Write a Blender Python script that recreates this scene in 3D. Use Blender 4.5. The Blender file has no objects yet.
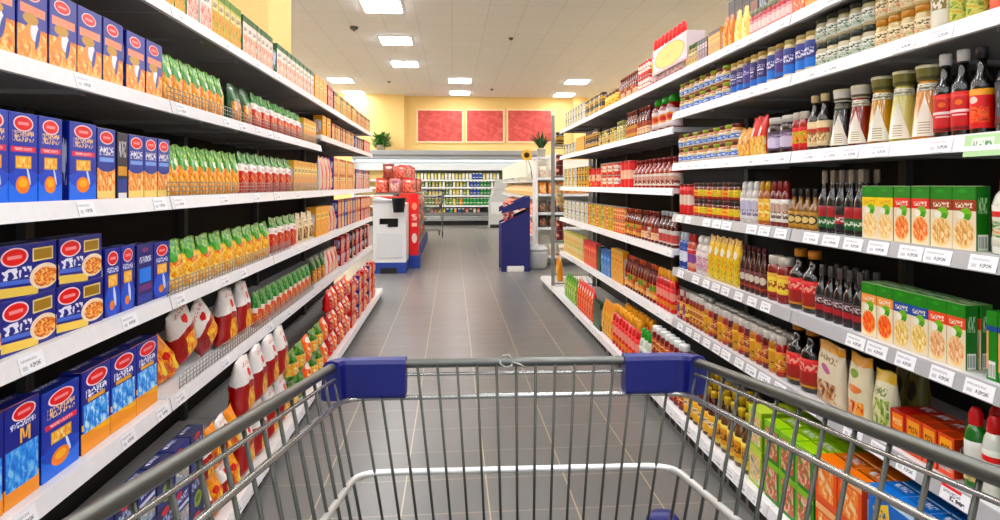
import bpy, bmesh, math, random
from mathutils import Vector, Matrix
random.seed(11)
SC = bpy.context.scene
COL = SC.collection
PI = math.pi
# ---- camera numbers used to lay the place out
F, CH, HZ, VX = 600.0, 1.30, 185.0, 452.0
TH = math.atan(48 / 600.0); CT, ST = math.cos(TH), math.sin(TH)
def yat(px, X):
    D = F * X / (CT * (px - VX)); return (D - X * ST) / CT
def unproj(px, py, Y):
    a = (px - 500) / F; b = (HZ - py) / F
    t = Y / (CT - a * ST)
    return ((a * CT + ST) * t, Y, CH + b * t)

# ------------------------------------------------------------------ materials
def lin(h):
    h = h.lstrip('#'); o = []
    for i in (0, 2, 4):
        c = int(h[i:i + 2], 16) / 255
        o.append(c / 12.92 if c <= .04045 else ((c + .055) / 1.055) ** 2.4)
    return (*o, 1)
_M = {}
def ink(h):   # printing inks: deeper and purer than the screen value
    r, g, b, _ = lin(h); l = .3 * r + .59 * g + .11 * b
    return (*[max(0.0, l + (c - l) * 1.22) ** 1.22 * .97 for c in (r, g, b)], 1)
def mat(name, col, rough=.5, metal=0.0, spec=.5, coat=0.0, emit=0.0, bump=0.0, pack=False):
    if name in _M: return _M[name]
    m = bpy.data.materials.new(name); m.use_nodes = True
    b = m.node_tree.nodes['Principled BSDF']; c = ink(col) if pack else lin(col)
    b.inputs['Base Color'].default_value = c
    b.inputs['Roughness'].default_value = rough; b.inputs['Metallic'].default_value = metal
    b.inputs['Specular IOR Level'].default_value = spec; b.inputs['Coat Weight'].default_value = coat
    nt = m.node_tree
    if emit:
        b.inputs['Emission Color'].default_value = c; b.inputs['Emission Strength'].default_value = emit
    else:   # slight unevenness in the colour of the surface itself
        n = nt.nodes.new('ShaderNodeTexNoise'); n.inputs['Scale'].default_value = 35; n.inputs['Detail'].default_value = 3
        tc = nt.nodes.new('ShaderNodeTexCoord'); nt.links.new(tc.outputs['Object'], n.inputs['Vector'])
        hs = nt.nodes.new('ShaderNodeMix'); hs.data_type = 'RGBA'; hs.blend_type = 'MULTIPLY'
        hs.inputs['A'].default_value = c; hs.inputs['Factor'].default_value = .12
        nt.links.new(n.outputs['Fac'], hs.inputs['B']); nt.links.new(hs.outputs['Result'], b.inputs['Base Color'])
        if bump:
            bp = nt.nodes.new('ShaderNodeBump'); bp.inputs['Strength'].default_value = bump; bp.inputs['Distance'].default_value = .01
            nt.links.new(n.outputs['Fac'], bp.inputs['Height']); nt.links.new(bp.outputs['Normal'], b.inputs['Normal'])
    _M[name] = m
    return m

def paint(name, base, shapes, rough=.35, coat=0.0, bump=0.0):
    """printed packaging: flat shapes laid over a base colour in the UV square of a face.
    e/r/v ellipse, box, triangle: (t,cx,cy,rx,ry,col[,angle]); n box or N ellipse of food picture: (..,[cols],scale); t scribbled lettering (..,col,scale)"""
    if name in _M: return _M[name]
    m = bpy.data.materials.new(name); m.use_nodes = True
    nt = m.node_tree; N = nt.nodes; L = nt.links; b = N['Principled BSDF']
    b.inputs['Roughness'].default_value = rough; b.inputs['Coat Weight'].default_value = coat
    uv = N.new('ShaderNodeUVMap').outputs['UV']
    rgb = N.new('ShaderNodeRGB'); rgb.outputs[0].default_value = ink(base); col = rgb.outputs[0]
    def vm(op, a, c=None):
        n = N.new('ShaderNodeVectorMath'); n.operation = op; L.new(a, n.inputs[0])
        if c is not None: n.inputs[1].default_value = c
        return n.outputs['Value'] if op == 'LENGTH' else n.outputs['Vector']
    def ma(op, a, c=None):
        n = N.new('ShaderNodeMath'); n.operation = op
        for i, x in enumerate((a, c)):
            if x is None: continue
            if isinstance(x, (int, float)): n.inputs[i].default_value = x
            else: L.new(x, n.inputs[i])
        return n.outputs[0]
    for s in shapes:
        t, cx, cy, rx, ry, c = s[:6]; extra = s[6] if len(s) > 6 else None
        v = vm('SUBTRACT', uv, (cx, cy, 0))
        if t in 'erv' and extra:
            rn = N.new('ShaderNodeVectorRotate'); rn.rotation_type = 'Z_AXIS'; rn.inputs['Angle'].default_value = extra
            L.new(v, rn.inputs['Vector']); v = rn.outputs[0]
        v = vm('MULTIPLY', v, (1 / rx, 1 / ry, 0))
        if t in 'eN': k = ma('LESS_THAN', vm('LENGTH', v), 1.0)
        else:
            a = vm('ABSOLUTE', v)
            sp = N.new('ShaderNodeSeparateXYZ'); L.new(a, sp.inputs[0])
            if t == 'v':
                s2 = N.new('ShaderNodeSeparateXYZ'); L.new(v, s2.inputs[0])
                q = ma('ADD', sp.outputs[0], ma('MULTIPLY', s2.outputs[1], .5)); q = ma('ADD', q, .5)
                k = ma('LESS_THAN', ma('MAXIMUM', q, sp.outputs[1]), 1.0)
            else: k = ma('LESS_THAN', ma('MAXIMUM', sp.outputs[0], sp.outputs[1]), 1.0)
        if t in 'nN':
            nz = N.new('ShaderNodeTexNoise'); nz.inputs['Scale'].default_value = extra or 9; nz.inputs['Detail'].default_value = 3; nz.inputs['Distortion'].default_value = .8
            L.new(uv, nz.inputs['Vector'])
            cr = N.new('ShaderNodeValToRGB'); e = cr.color_ramp.elements
            for i, x in enumerate(c):
                p = .36 + .28 * i / max(1, len(c) - 1)
                if i < 2: e[i].position = p; e[i].color = ink(x)
                else: q = e.new(p); q.color = ink(x)
            L.new(nz.outputs['Fac'], cr.inputs['Fac']); src = cr.outputs['Color']
        else:
            src = ink(c)
            if t == 't':
                nz = N.new('ShaderNodeTexNoise'); nz.inputs['Scale'].default_value = 1; nz.inputs['Detail'].default_value = 1
                q = vm('MULTIPLY', uv, ((extra or 16), (extra or 16) * .5 / max(ry, .03) * .12, 1)); L.new(q, nz.inputs['Vector'])
                k = ma('MULTIPLY', k, ma('GREATER_THAN', nz.outputs['Fac'], .5))
        mx = N.new('ShaderNodeMix'); mx.data_type = 'RGBA'
        L.new(k, mx.inputs['Factor']); L.new(col, mx.inputs['A'])
        if isinstance(src, tuple): mx.inputs['B'].default_value = src
        else: L.new(src, mx.inputs['B'])
        col = mx.outputs['Result']
    L.new(col, b.inputs['Base Color'])
    if bump:
        nz = N.new('ShaderNodeTexNoise'); nz.inputs['Scale'].default_value = 7; nz.inputs['Detail'].default_value = 2
        L.new(uv, nz.inputs['Vector'])
        bp = N.new('ShaderNodeBump'); bp.inputs['Strength'].default_value = bump; bp.inputs['Distance'].default_value = .02
        L.new(nz.outputs['Fac'], bp.inputs['Height']); L.new(bp.outputs['Normal'], b.inputs['Normal'])
    _M[name] = m
    return m

def grid_mat(name, base, lx, ly, x0, y0, cx, cy, wx, wy, rough, vary=.08, spec=.5, fx=1.0, fy=1.0):
    """tiles: joints every lx / ly metres"""
    m = bpy.data.materials.new(name); m.use_nodes = True
    nt = m.node_tree; N = nt.nodes; L = nt.links; b = N['Principled BSDF']
    b.inputs['Roughness'].default_value = rough; b.inputs['Specular IOR Level'].default_value = spec
    tc = N.new('ShaderNodeTexCoord'); sp = N.new('ShaderNodeSeparateXYZ'); L.new(tc.outputs['Object'], sp.inputs[0])
    def ma(op, a, c=None):
        n = N.new('ShaderNodeMath'); n.operation = op
        for i, x in enumerate((a, c)):
            if x is None: continue
            if isinstance(x, (int, float)): n.inputs[i].default_value = x
            else: L.new(x, n.inputs[i])
        return n.outputs[0]
    qx = ma('DIVIDE', ma('SUBTRACT', sp.outputs[0], x0), lx); qy = ma('DIVIDE', ma('SUBTRACT', sp.outputs[1], y0), ly)
    kx = ma('LESS_THAN', ma('PINGPONG', qx, .5), wx / lx / 2); ky = ma('LESS_THAN', ma('PINGPONG', qy, .5), wy / ly / 2)
    cb = N.new('ShaderNodeCombineXYZ'); L.new(ma('FLOOR', qx), cb.inputs[0]); L.new(ma('FLOOR', qy), cb.inputs[1])
    wn = N.new('ShaderNodeTexWhiteNoise'); wn.noise_dimensions = '3D'; L.new(cb.outputs[0], wn.inputs['Vector'])
    nz = N.new('ShaderNodeTexNoise'); nz.inputs['Scale'].default_value = 6; nz.inputs['Detail'].default_value = 5; L.new(tc.outputs['Object'], nz.inputs['Vector'])
    val = ma('ADD', ma('MULTIPLY', wn.outputs['Value'], vary), ma('ADD', ma('MULTIPLY', nz.outputs['Fac'], vary * 1.5), 1 - vary * 1.2))
    hv = N.new('ShaderNodeHueSaturation'); hv.inputs['Color'].default_value = lin(base); L.new(val, hv.inputs['Value'])
    col = hv.outputs['Color']
    for k, c, f in ((ky, cy, fy), (kx, cx, fx)):
        mx = N.new('ShaderNodeMix'); mx.data_type = 'RGBA'; mx.inputs['B'].default_value = lin(c)
        L.new(ma('MULTIPLY', k, f), mx.inputs['Factor']); L.new(col, mx.inputs['A']); col = mx.outputs['Result']
    L.new(col, b.inputs['Base Color'])
    return m

# ------------------------------------------------------------------ mesh building
class MB:
    def __init__(s): s.v = []; s.f = []; s.m = []; s.uv = []; s.sm = []
    def face(s, idx, m=0, uv=None, smooth=False):
        s.f.append(idx); s.m.append(m); s.sm.append(smooth); s.uv.append(uv or [(.5, .5)] * len(idx))
    def box(s, x0, x1, y0, y1, z0, z1, m=0):
        n = len(s.v); mm = m if isinstance(m, (list, tuple)) else [m] * 6   # front(-y) back left right top bottom
        s.v += [(x0, y0, z0), (x1, y0, z0), (x1, y1, z0), (x0, y1, z0), (x0, y0, z1), (x1, y0, z1), (x1, y1, z1), (x0, y1, z1)]
        q = [(0, 0), (1, 0), (1, 1), (0, 1)]
        for f, k in (((0, 1, 5, 4), 0), ((2, 3, 7, 6), 1), ((3, 0, 4, 7), 2), ((1, 2, 6, 5), 3), ((4, 5, 6, 7), 4), ((3, 2, 1, 0), 5)):
            s.face([n + i for i in f], mm[k], q)
        return s
    def prism(s, poly, axis, a, b, m=0):
        """polygon (list of 2-D points) extruded along axis 0/1/2 from a to b"""
        n = len(s.v); k = len(poly)
        def P(p, t): return (t, p[0], p[1]) if axis == 0 else ((p[0], t, p[1]) if axis == 1 else (p[0], p[1], t))
        s.v += [P(p, a) for p in poly] + [P(p, b) for p in poly]
        s.face([n + i for i in range(k)][::-1], m); s.face([n + k + i for i in range(k)], m)
        for i in range(k):
            j = (i + 1) % k; s.face([n + i, n + j, n + k + j, n + k + i], m, [(0, 0), (1, 0), (1, 1), (0, 1)])
        return s
    def tube(s, pts, r, seg=8, m=0, closed=False):
        pts = [Vector(p) for p in pts]; n = len(pts); base = len(s.v)
        for i, p in enumerate(pts):
            if closed: d = pts[(i + 1) % n] - pts[i - 1]
            else: d = pts[min(i + 1, n - 1)] - pts[max(i - 1, 0)]
            d.normalize()
            u = d.cross(Vector((0, 0, 1)))
            if u.length < .05: u = d.cross(Vector((0, 1, 0)))
            u.normalize(); w = u.cross(d)
            for k in range(seg):
                a = 2 * PI * k / seg; s.v.append(tuple(p + u * math.cos(a) * r + w * math.sin(a) * r))
        for i in range(n if closed else n - 1):
            j = (i + 1) % n
            for k in range(seg):
                l = (k + 1) % seg
                s.face([base + i * seg + k, base + j * seg + k, base + j * seg + l, base + i * seg + l], m, None, True)
        if not closed:
            s.face([base + k for k in range(seg)], m); s.face([base + (n - 1) * seg + k for k in range(seg)][::-1], m)
        return s
    def lathe(s, prof, seg=14, m=0, h=None, cx=0, cy=0):
        """prof (r,z[,mat]); u = 0.5 at the front (-y)"""
        h = h or max(p[1] for p in prof); base = len(s.v)
        for p in prof:
            for k in range(seg + 1):
                a = 2 * PI * k / seg + PI / 2
                s.v.append((cx + math.cos(a) * max(p[0], 1e-5), cy + math.sin(a) * max(p[0], 1e-5), p[1]))
        w = seg + 1
        for i in range(len(prof) - 1):
            mm = prof[i][2] if len(prof[i]) > 2 else m
            for k in range(seg):
                s.face([base + i * w + k, base + i * w + k + 1, base + (i + 1) * w + k + 1, base + (i + 1) * w + k], mm,
                       [(k / seg, prof[i][1] / h), ((k + 1) / seg, prof[i][1] / h), ((k + 1) / seg, prof[i + 1][1] / h), (k / seg, prof[i + 1][1] / h)], True)
        return s
    def mesh(s, name, mats, merge=True, bevel=0.0, auto=True):
        me = bpy.data.meshes.new(name); me.from_pydata(s.v, [], s.f)
        ul = me.uv_layers.new(name='UVMap'); i = 0
        for q in s.uv:
            for c in q: ul.data[i].uv = c; i += 1
        for p, mi, sm in zip(me.polygons, s.m, s.sm): p.material_index = mi; p.use_smooth = sm
        for x in (mats if isinstance(mats, (list, tuple)) else [mats]): me.materials.append(x)
        if merge or bevel:
            b = bmesh.new(); b.from_mesh(me)
            if merge: bmesh.ops.remove_doubles(b, verts=b.verts, dist=2e-5)
            if bevel: bmesh.ops.bevel(b, geom=b.edges[:], offset=bevel, segments=2, affect='EDGES', profile=.5)
            if merge and not bevel: bmesh.ops.recalc_face_normals(b, faces=b.faces)
            b.to_mesh(me); b.free()
        return me
def obj(name, me, parent=None, loc=None, kind=None):
    o = bpy.data.objects.new(name, me); COL.objects.link(o)
    if parent: o.parent = parent
    if loc: o.location = loc
    if kind: o['kind'] = kind
    return o
def tag(o, label, cat, group=None):
    o['label'] = label; o['category'] = cat
    if group: o['group'] = group
    return o
def thing(name, label, cat, loc=(0, 0, 0), rz=0, group=None):
    o = obj(name, None, None, loc); o.rotation_euler = (0, 0, rz); o.empty_display_size = .05
    return tag(o, label, cat, group)
def struct(name, me, label, loc=None):
    o = obj(name, me, None, loc, 'structure'); o['label'] = label; return o
def bx(name, mats, parent, x0, x1, y0, y1, z0, z1, bevel=0.0):
    return obj(name, MB().box(x0, x1, y0, y1, z0, z1).mesh(name, mats, bevel=bevel), parent)
ORD = 'first second third fourth fifth sixth seventh eighth ninth tenth eleventh twelfth thirteenth fourteenth fifteenth sixteenth seventeenth eighteenth nineteenth twentieth'.split()
def ordinal(i):
    if i < 20: return ORD[i]
    t = ['twenty', 'thirty', 'forty', 'fifty'][(i + 1) // 10 - 2]
    return {'twenty': 'twentieth', 'thirty': 'thirtieth', 'forty': 'fortieth', 'fifty': 'fiftieth'}[t] if (i + 1) % 10 == 0 else t + '-' + ORD[(i + 1) % 10 - 1]
# ------------------------------------------------------------------ goods: one of each kind, copied later
P = {}
def prod(key, name, cat, desc, w, d, h, parts): P[key] = dict(name=name, cat=cat, desc=desc, w=w, d=d, h=h, parts=parts)

def carton(key, desc, w, d, h, front, side='#1b2f8a', top=None, name='food_box', cat='box', sides=()):
    bs, sh = front
    f = paint(key + '_front', bs, sh); s = paint(key + '_side', side, sides or [('t', .5, .5, .35, .3, '#d8dce8', 14)])
    t = paint(key + '_top', top or side, [('r', .5, .5, .5, .02, '#101018'), ('t', .5, .75, .3, .12, '#e8e8f0', 12)])
    me = MB().box(-w / 2, w / 2, -d / 2, d / 2, 0, h, [0, 0, 1, 1, 2, 2]).mesh(key, [f, s, t], merge=False, bevel=0)
    b = bmesh.new(); b.from_mesh(me); bmesh.ops.remove_doubles(b, verts=b.verts, dist=1e-5)
    bmesh.ops.bevel(b, geom=b.edges[:], offset=.0018, segments=2, affect='EDGES', profile=.5); b.to_mesh(me); b.free()
    prod(key, name, cat, desc, w, d, h, [(None, me)])

def bag(key, desc, w, d, h, front, back=None, name='pasta_bag', cat='bag', top_seam=.09, gusset=.05, narrow=.10, rough=.28, seed=1, neck=None):
    bs, sh = front
    f = paint(key + '_front', bs, sh, rough=rough, coat=.3, bump=.25)
    rb = mat(key + '_back', back or bs, rough=rough, coat=.3, pack=True)
    r = random.Random(seed); nu, nv = 12, 16; m = MB()
    ph = [r.uniform(0, 6) for _ in range(6)]
    def pt(i, j, side):
        u = i / nu; v = j / nv
        t = min(1, ((v + .02) / gusset) ** .5) if v < gusset else 1.0
        if v > 1 - top_seam: t = .03
        else: t *= 1 - .80 * max(0, (v - .45) / (.55 - top_seam)) ** 1.6
        e = max(0, 1 - abs(2 * u - 1) ** 3) ** .6
        wr = 1 + .10 * math.sin(9 * u + 7 * v + ph[0]) * math.sin(5 * v * 2 + ph[1]) + .06 * math.sin(23 * u + ph[2]) * v
        ww = w * (1 - narrow * math.sin(PI * min(1, v)) * .4 - narrow * v * .5)
        if neck and v > neck[0]:
            q = min(1, (v - neck[0]) / (1 - neck[0])); q = q * q * (3 - 2 * q); s_ = 1 - (1 - neck[1]) * (math.sin(PI * min(1, q * 1.35)) if q < .74 else .75 * (1 - q) + .15)
            ww *= max(.2, s_); t = max(t, .5) * max(.3, s_)
        x = (u - .5) * ww; y = side * d / 2 * t * e * wr
        return (x, y, v * h + .004 * math.sin(6 * u + ph[3]) * v)
    ids = {}
    for sd in (-1, 1):
        for i in range(nu + 1):
            for j in range(nv + 1):
                if sd == 1 and i in (0, nu): ids[sd, i, j] = ids[-1, i, j]; continue
                ids[sd, i, j] = len(m.v); m.v.append(pt(i, j, sd))
    for sd in (-1, 1):
        for i in range(nu):
            for j in range(nv):
                q = [(i, j), (i + 1, j), (i + 1, j + 1), (i, j + 1)]
                if sd == 1: q = q[::-1]
                m.face([ids[sd, a, c] for a, c in q], 0, [((a / nu) if sd < 0 else 1 - a / nu, c / nv) for a, c in q], True)
    for j, rev in ((0, 1), (nv, 0)):   # close bottom and top
        for i in range(nu):
            a = [ids[-1, i, j], ids[-1, i + 1, j], ids[1, i + 1, j], ids[1, i, j]]
            a = [x for k, x in enumerate(a) if x not in a[:k]]
            if len(a) > 2: m.face(a[::-1] if rev else a, 1, None, True)
    prod(key, name, cat, desc, w, d, h, [(None, m.mesh(key, [f, rb], merge=False))])

SHAPES = {  # body (r,z), cap (r,z), label z-range, all as fractions
 'jar': ([(0, 0), (.86, 0), (.97, .02), (1, .06), (1, .70), (.95, .76), (.82, .81), (.76, .83)], [(.78, .815), (.84, .82), (.85, .97), (.80, 1), (0, 1)], (.12, .62)),
 'lowjar': ([(0, 0), (.88, 0), (1, .05), (1, .68), (.9, .76), (.84, .80)], [(.86, .775), (.92, .785), (.92, .97), (.87, 1), (0, 1)], (.10, .60)),
 'tall': ([(0, 0), (.88, 0), (.98, .02), (1, .05), (1, .80), (.93, .86), (.82, .90)], [(.85, .885), (.90, .89), (.90, .98), (.86, 1), (0, 1)], (.04, .78)),
 'bottle': ([(0, 0), (.88, 0), (.98, .015), (1, .04), (1, .52), (.94, .60), (.66, .70), (.44, .77), (.38, .84), (.38, .90)], [(.40, .875), (.46, .88), (.46, .99), (.42, 1), (0, 1)], (.09, .48)),
 'soy': ([(0, 0), (.88, 0), (.98, .015), (1, .03), (1, .52), (.96, .585), (.80, .64), (.52, .70), (.42, .75), (.40, .88)], [(.44, .865), (.52, .87), (.53, .985), (.49, 1), (0, 1)], (.08, .52)),
 'dress': ([(0, 0), (.90, 0), (.98, .012), (1, .03), (.97, .10), (.84, .40), (.70, .62), (.60, .74), (.58, .80)], [(.60, .79), (.66, .80), (.70, .83), (.72, .94), (.76, .97), (.74, 1), (0, 1)], (.66, .76)),
 'squeeze': ([(0, 0), (.86, 0), (.98, .02), (1, .06), (.94, .30), (.97, .50), (.98, .62), (.84, .72), (.58, .80)], [(.58, .785), (.64, .79), (.60, .93), (.42, .985), (.36, 1), (0, 1)], (.10, .60)),
 'can': ([(0, 0), (.96, 0), (1, .015), (.97, .04), (.97, .93)], [(.97, .93), (1, .96), (1, .99), (.94, 1), (.92, .985), (0, .985)], (.06, .91)),
 'dark': ([(0, 0), (.88, 0), (.98, .015), (1, .04), (1, .45), (.90, .55), (.60, .64), (.42, .70), (.36, .76), (.36, .86)], [(.40, .80), (.43, .81), (.42, .98), (.38, 1), (0, 1)], (.06, .44)),
}
def vessel(key, desc, w, h, content, cap, label, shape='jar', name='sauce_jar', cat='jar', parts=True, rough=.12, bodyshapes=None, capname='lid', seg=16, caprough=.35, squash=1.0):
    """round packs: body, lid or cap and a wrapped paper label"""
    body, cp, (l0, l1) = SHAPES[shape]; r = w / 2
    bm_ = paint(key + '_body', content, bodyshapes, rough=rough, coat=.6) if bodyshapes else mat(key + '_body', content, rough=rough, coat=.6, pack=True)
    cm = paint(key + '_cap', cap[0], cap[1], rough=caprough) if isinstance(cap, tuple) else mat(key + '_cap', cap, rough=caprough, pack=True)
    lm = paint(key + '_label', label[0], label[1], rough=.5) if label else None
    def sq(me):
        if squash != 1:
            for v in me.vertices: v.co.y *= squash
        return me
    def rad(z):
        for (a, b), (c, d2) in zip(body, body[1:]):
            if b <= z <= d2 and d2 > b: return a + (c - a) * (z - b) / (d2 - b)
        return body[-1][0]
    if parts:
        me = sq(MB().lathe([(a * r, z * h) for a, z in body] + [(0, body[-1][1] * h)], seg, h=h).mesh(key + '_body', bm_))
        out = [('body', me), (capname, sq(MB().lathe([(0, cp[0][1] * h)] + [(a * r, z * h) for a, z in cp], seg, h=h).mesh(key + '_cap', cm)))]
        if label:
            n = 5; zs = [l0 + (l1 - l0) * i / n for i in range(n + 1)]; o = .0007
            pr = [(rad(l0) * r, l0 * h)] + [(rad(z) * r + o, z * h) for z in zs] + [(rad(l1) * r, l1 * h)]
            mb = MB().lathe(pr, seg, h=1)
            mb.uv = [[(u, (v / h - l0) / (l1 - l0)) for u, v in q] for q in mb.uv]
            out.append(('label', sq(mb.mesh(key + '_label', lm))))
    else:
        n = 4; zs = [l0 + (l1 - l0) * i / n for i in range(n + 1)]
        pr = [(a * r, z * h, 0) for a, z in body if z < l0] + [(rad(z) * r, z * h, 1 if label and i < n else 0) for i, z in enumerate(zs)] + [(a * r, z * h, 0) for a, z in body if z > l1]
        pr += [(a * r, z * h, 2) for a, z in cp]
        mb = MB().lathe(pr, 10 if seg > 10 else seg, h=h)
        mb.uv = [[(u, (v - l0) / (l1 - l0)) for u, v in q] if mi == 1 else q for q, mi in zip(mb.uv, mb.m)]
        out = [(None, sq(mb.mesh(key, [bm_, lm or bm_, cm])))]
    prod(key, name, cat, desc, w, w * squash, h, out)

RED = '#e23a34'; WH = '#f2f2f4'; NAVY = '#17277f'
def oval(cx, cy, rx, ry): return [('e', cx, cy, rx * 1.14, ry * 1.18, '#f6dfe0'), ('e', cx, cy, rx, ry, '#e02f38'), ('r', cx, cy, rx * .6, ry * .22, '#f3a8aa')]
PASTA = ['#f0a93c', '#f7cf6a', '#fbe9b4']; PEACH = ['#d9823a', '#f3b069', '#fbe3b8']; LEAF = ['#1f7a1e', '#5aa82a', '#d9e79a']
# --- left shelves: blue pasta cartons
carton('egg_box', 'yellow-footed blue egg pasta box', .125, .06, .185, ('#39429c', [
    ('n', .5, .22, .5, .22, ['#d9822b', '#f2b04a', '#f7dfa6'], 8), ('v', .5, .42, .5, .16, '#e9a642'), ('e', .55, .40, .14, .12, '#eef0f6'), ('e', .66, .33, .06, .16, '#2d3a9a', .5),
    ('r', .5, .65, .42, .055, '#f2a58a'), ('e', .42, .54, .26, .07, '#caa04a'), *oval(.45, .85, .26, .075)]), '#1c2a80', name='pasta_box')
carton('spaghetti_box', 'tall blue pasta box, pink stripe', .088, .05, .2, ('#2142a8', [
    ('r', .5, .16, .5, .16, '#2f7fe0'), ('e', .5, .27, .5, .11, '#2459c4'), ('e', .68, .3, .03, .12, '#dfeaf8', -.6), ('e', .48, .2, .24, .10, '#f09a2a'), ('e', .48, .22, .15, .05, '#f9c45a'),
    ('r', .5, .45, .27, .07, '#e0b45a'), ('n', .5, .45, .24, .055, PASTA, 14), ('r', .5, .595, .42, .03, '#e0455c'), ('t', .5, .595, .3, .015, '#fbe0e4', 30), ('t', .5, .74, .36, .06, '#e7c9a2', 20), *oval(.5, .88, .3, .075)]), '#152a86', name='pasta_box')
carton('noodle_box', 'narrow blue and peach noodle box', .07, .05, .195, ('#2b4aa2', [
    ('n', .5, .22, .5, .22, PEACH, 10), ('r', .5, .07, .5, .05, '#f0dc9c'), ('e', .5, .47, .5, .08, '#29489e'), ('r', .5, .56, .4, .03, '#8fb2e6'), ('t', .5, .68, .4, .06, WH, 18), *oval(.5, .87, .34, .08)]), '#14225e', name='pasta_box')
carton('dark_box', 'near-black pasta box, gold window', .06, .05, .19, ('#141a3c', [
    ('r', .5, .42, .42, .07, '#d9a63a'), ('r', .5, .2, .4, .1, '#234a9c'), ('t', .5, .75, .35, .12, '#c9cbd6', 12), ('r', .5, .05, .4, .04, '#e8e8ea')]), '#0e1330', name='pasta_box')
carton('lasagne_box', 'wide blue box showing tagliatelle plate', .185, .075, .115, ('#1c2b8c', [
    ('r', .32, .12, .34, .085, '#efd684', .12), ('r', .3, .3, .3, .04, '#5f7fd0', .1), ('e', .77, .32, .27, .25, '#f6e6cf'), ('N', .79, .30, .22, .19, ['#c26a1e', '#ea9a3a', '#fbd9a0'], 16),
    ('t', .3, .47, .26, .1, '#eef0f8', 14), ('r', .74, .76, .19, .13, '#e8dba6'), ('r', .74, .76, .165, .1, '#a98a3a'), *oval(.25, .77, .2, .15)]), '#14206c', name='pasta_box')
carton('fork_box', 'upright blue box, fork drawing', .095, .055, .19, ('#1e2f95', [
    ('e', .5, .22, .5, .24, '#2a62c8'), ('e', .62, .28, .07, .16, '#dfe9f8', -.5), ('e', .45, .16, .16, .07, '#ea9a35'), ('r', .5, .52, .3, .09, '#e3b65c'), ('n', .5, .52, .26, .07, PASTA, 14), ('t', .5, .68, .36, .04, '#dfe4f6', 22), *oval(.5, .85, .3, .09)]), '#16247c', name='pasta_box')
carton('cyan_box', 'navy box with light blue window', .075, .05, .185, ('#18257a', [
    ('r', .5, .48, .36, .12, '#2c8fe6'), ('r', .5, .27, .4, .05, '#7d3f86'), ('t', .5, .74, .36, .05, '#dfe4f6', 18), ('r', .5, .1, .42, .06, '#24469e'), ('e', .5, .9, .2, .04, '#8a4a80')]), '#131c60', name='pasta_box')
carton('macaroni_box', 'blue box with pale macaroni, yellow foot', .1, .055, .205, ('#1c2f97', [
    ('r', .5, .12, .5, .14, '#f0ac2e'), ('e', .5, .27, .6, .06, '#f7c659', .12), ('n', .5, .42, .44, .17, ['#2a86dc', '#5fb4f2', '#d3ecfb'], 9), ('r', .5, .63, .3, .025, '#e8b53a'), ('t', .5, .71, .36, .05, '#eef0fa', 18), *oval(.52, .87, .33, .085)]), '#152278', name='pasta_box')
carton('letter_box', 'large blue box, yellow letter M', .135, .07, .21, ('#1a2d92', [
    ('r', .5, .1, .5, .11, '#efa92c'), ('n', .5, .36, .46, .2, ['#2a86dc', '#4ba4ee', '#9fd2f7'], 9), ('r', .46, .66, .03, .075, '#f4c321'), ('r', .7, .66, .03, .075, '#f4c321'), ('r', .53, .675, .022, .06, '#f4c321', -.5), ('r', .63, .675, .022, .06, '#f4c321', .5), ('t', .52, .78, .36, .03, '#e5e8f6', 22), *oval(.55, .89, .3, .07)]), '#152278', name='pasta_box')
carton('tomato_box', 'dark blue box, green bowl picture', .12, .06, .13, ('#19235f', [
    ('e', .55, .28, .26, .2, '#a8b53c'), ('e', .55, .3, .15, .1, '#5d8a2a'), ('t', .5, .68, .36, .1, '#b9c4e4', 14), ('r', .2, .25, .12, .2, '#27408f'), ('e', .5, .88, .22, .08, '#d2404a')]), '#131a4c', '#1a2358', name='pasta_box')
carton('striped_box', 'dark blue box, yellow striped window', .12, .06, .13, ('#1b2a80', [
    ('n', .5, .25, .42, .2, ['#e4b93a', '#3f9fd8', '#efe3b0'], 8), ('r', .5, .55, .42, .04, '#dfe4f2'), ('t', .5, .75, .36, .08, '#cfd6ee', 14), ('e', .3, .88, .18, .08, '#d2404a')]), '#15205f', '#1c2868', name='pasta_box')
# --- left shelves: bags
GREENBAG = [('n', .5, .28, .5, .28, ['#e08a1e', '#f4bb4a', '#fbe59a'], 9), ('n', .5, .80, .5, .2, ['#1d7a22', '#57a62e', '#cfe08c'], 7), ('e', .35, .62, .22, .12, '#3f9a2a'), ('e', .62, .68, .16, .07, '#f3efdc'), ('e', .72, .5, .12, .06, '#e8552e')]
bag('noodle_bag', 'green-topped orange pasta bag', .075, .05, .17, ('#eaa53a', GREENBAG), '#cfa23c')
bag('wide_bag', 'wide yellow pasta bag, green crown', .11, .06, .17, ('#e9c04a', [('n', .5, .34, .5, .34, ['#e5962a', '#f6cc58', '#fbeaa8'], 11), ('n', .5, .85, .5, .16, ['#17701d', '#3f9a2c', '#a9cf6a'], 7), ('e', .3, .66, .2, .1, '#4da336'), ('t', .5, .55, .3, .05, '#d8401f', 16)]), '#cfa23c', seed=3)
bag('tomato_pouch', 'red and white pouch, green top', .085, .05, .15, ('#efe9df', [('n', .5, .27, .5, .27, ['#a8281c', '#cf4524', '#e8a06a'], 8), ('n', .5, .86, .5, .15, ['#0f5a20', '#2f8f3a', '#9fcf86'], 7), ('e', .5, .62, .3, .1, WH), ('t', .5, .62, .24, .04, '#b8302a', 14)]), '#b23a26', name='soup_pouch', cat='pouch', gusset=.1, seed=4)
bag('dark_pouch', 'dark green pouch, orange picture', .1, .06, .16, ('#1d5a26', [('n', .5, .3, .42, .24, ['#7a5a1a', '#d98a2a', '#efc96a'], 8), ('e', .4, .72, .24, .12, '#3f8a34'), ('t', .6, .6, .3, .04, '#e8e4c8', 14)]), '#123d1a', name='soup_pouch', cat='pouch', gusset=.1, seed=5)
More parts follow.
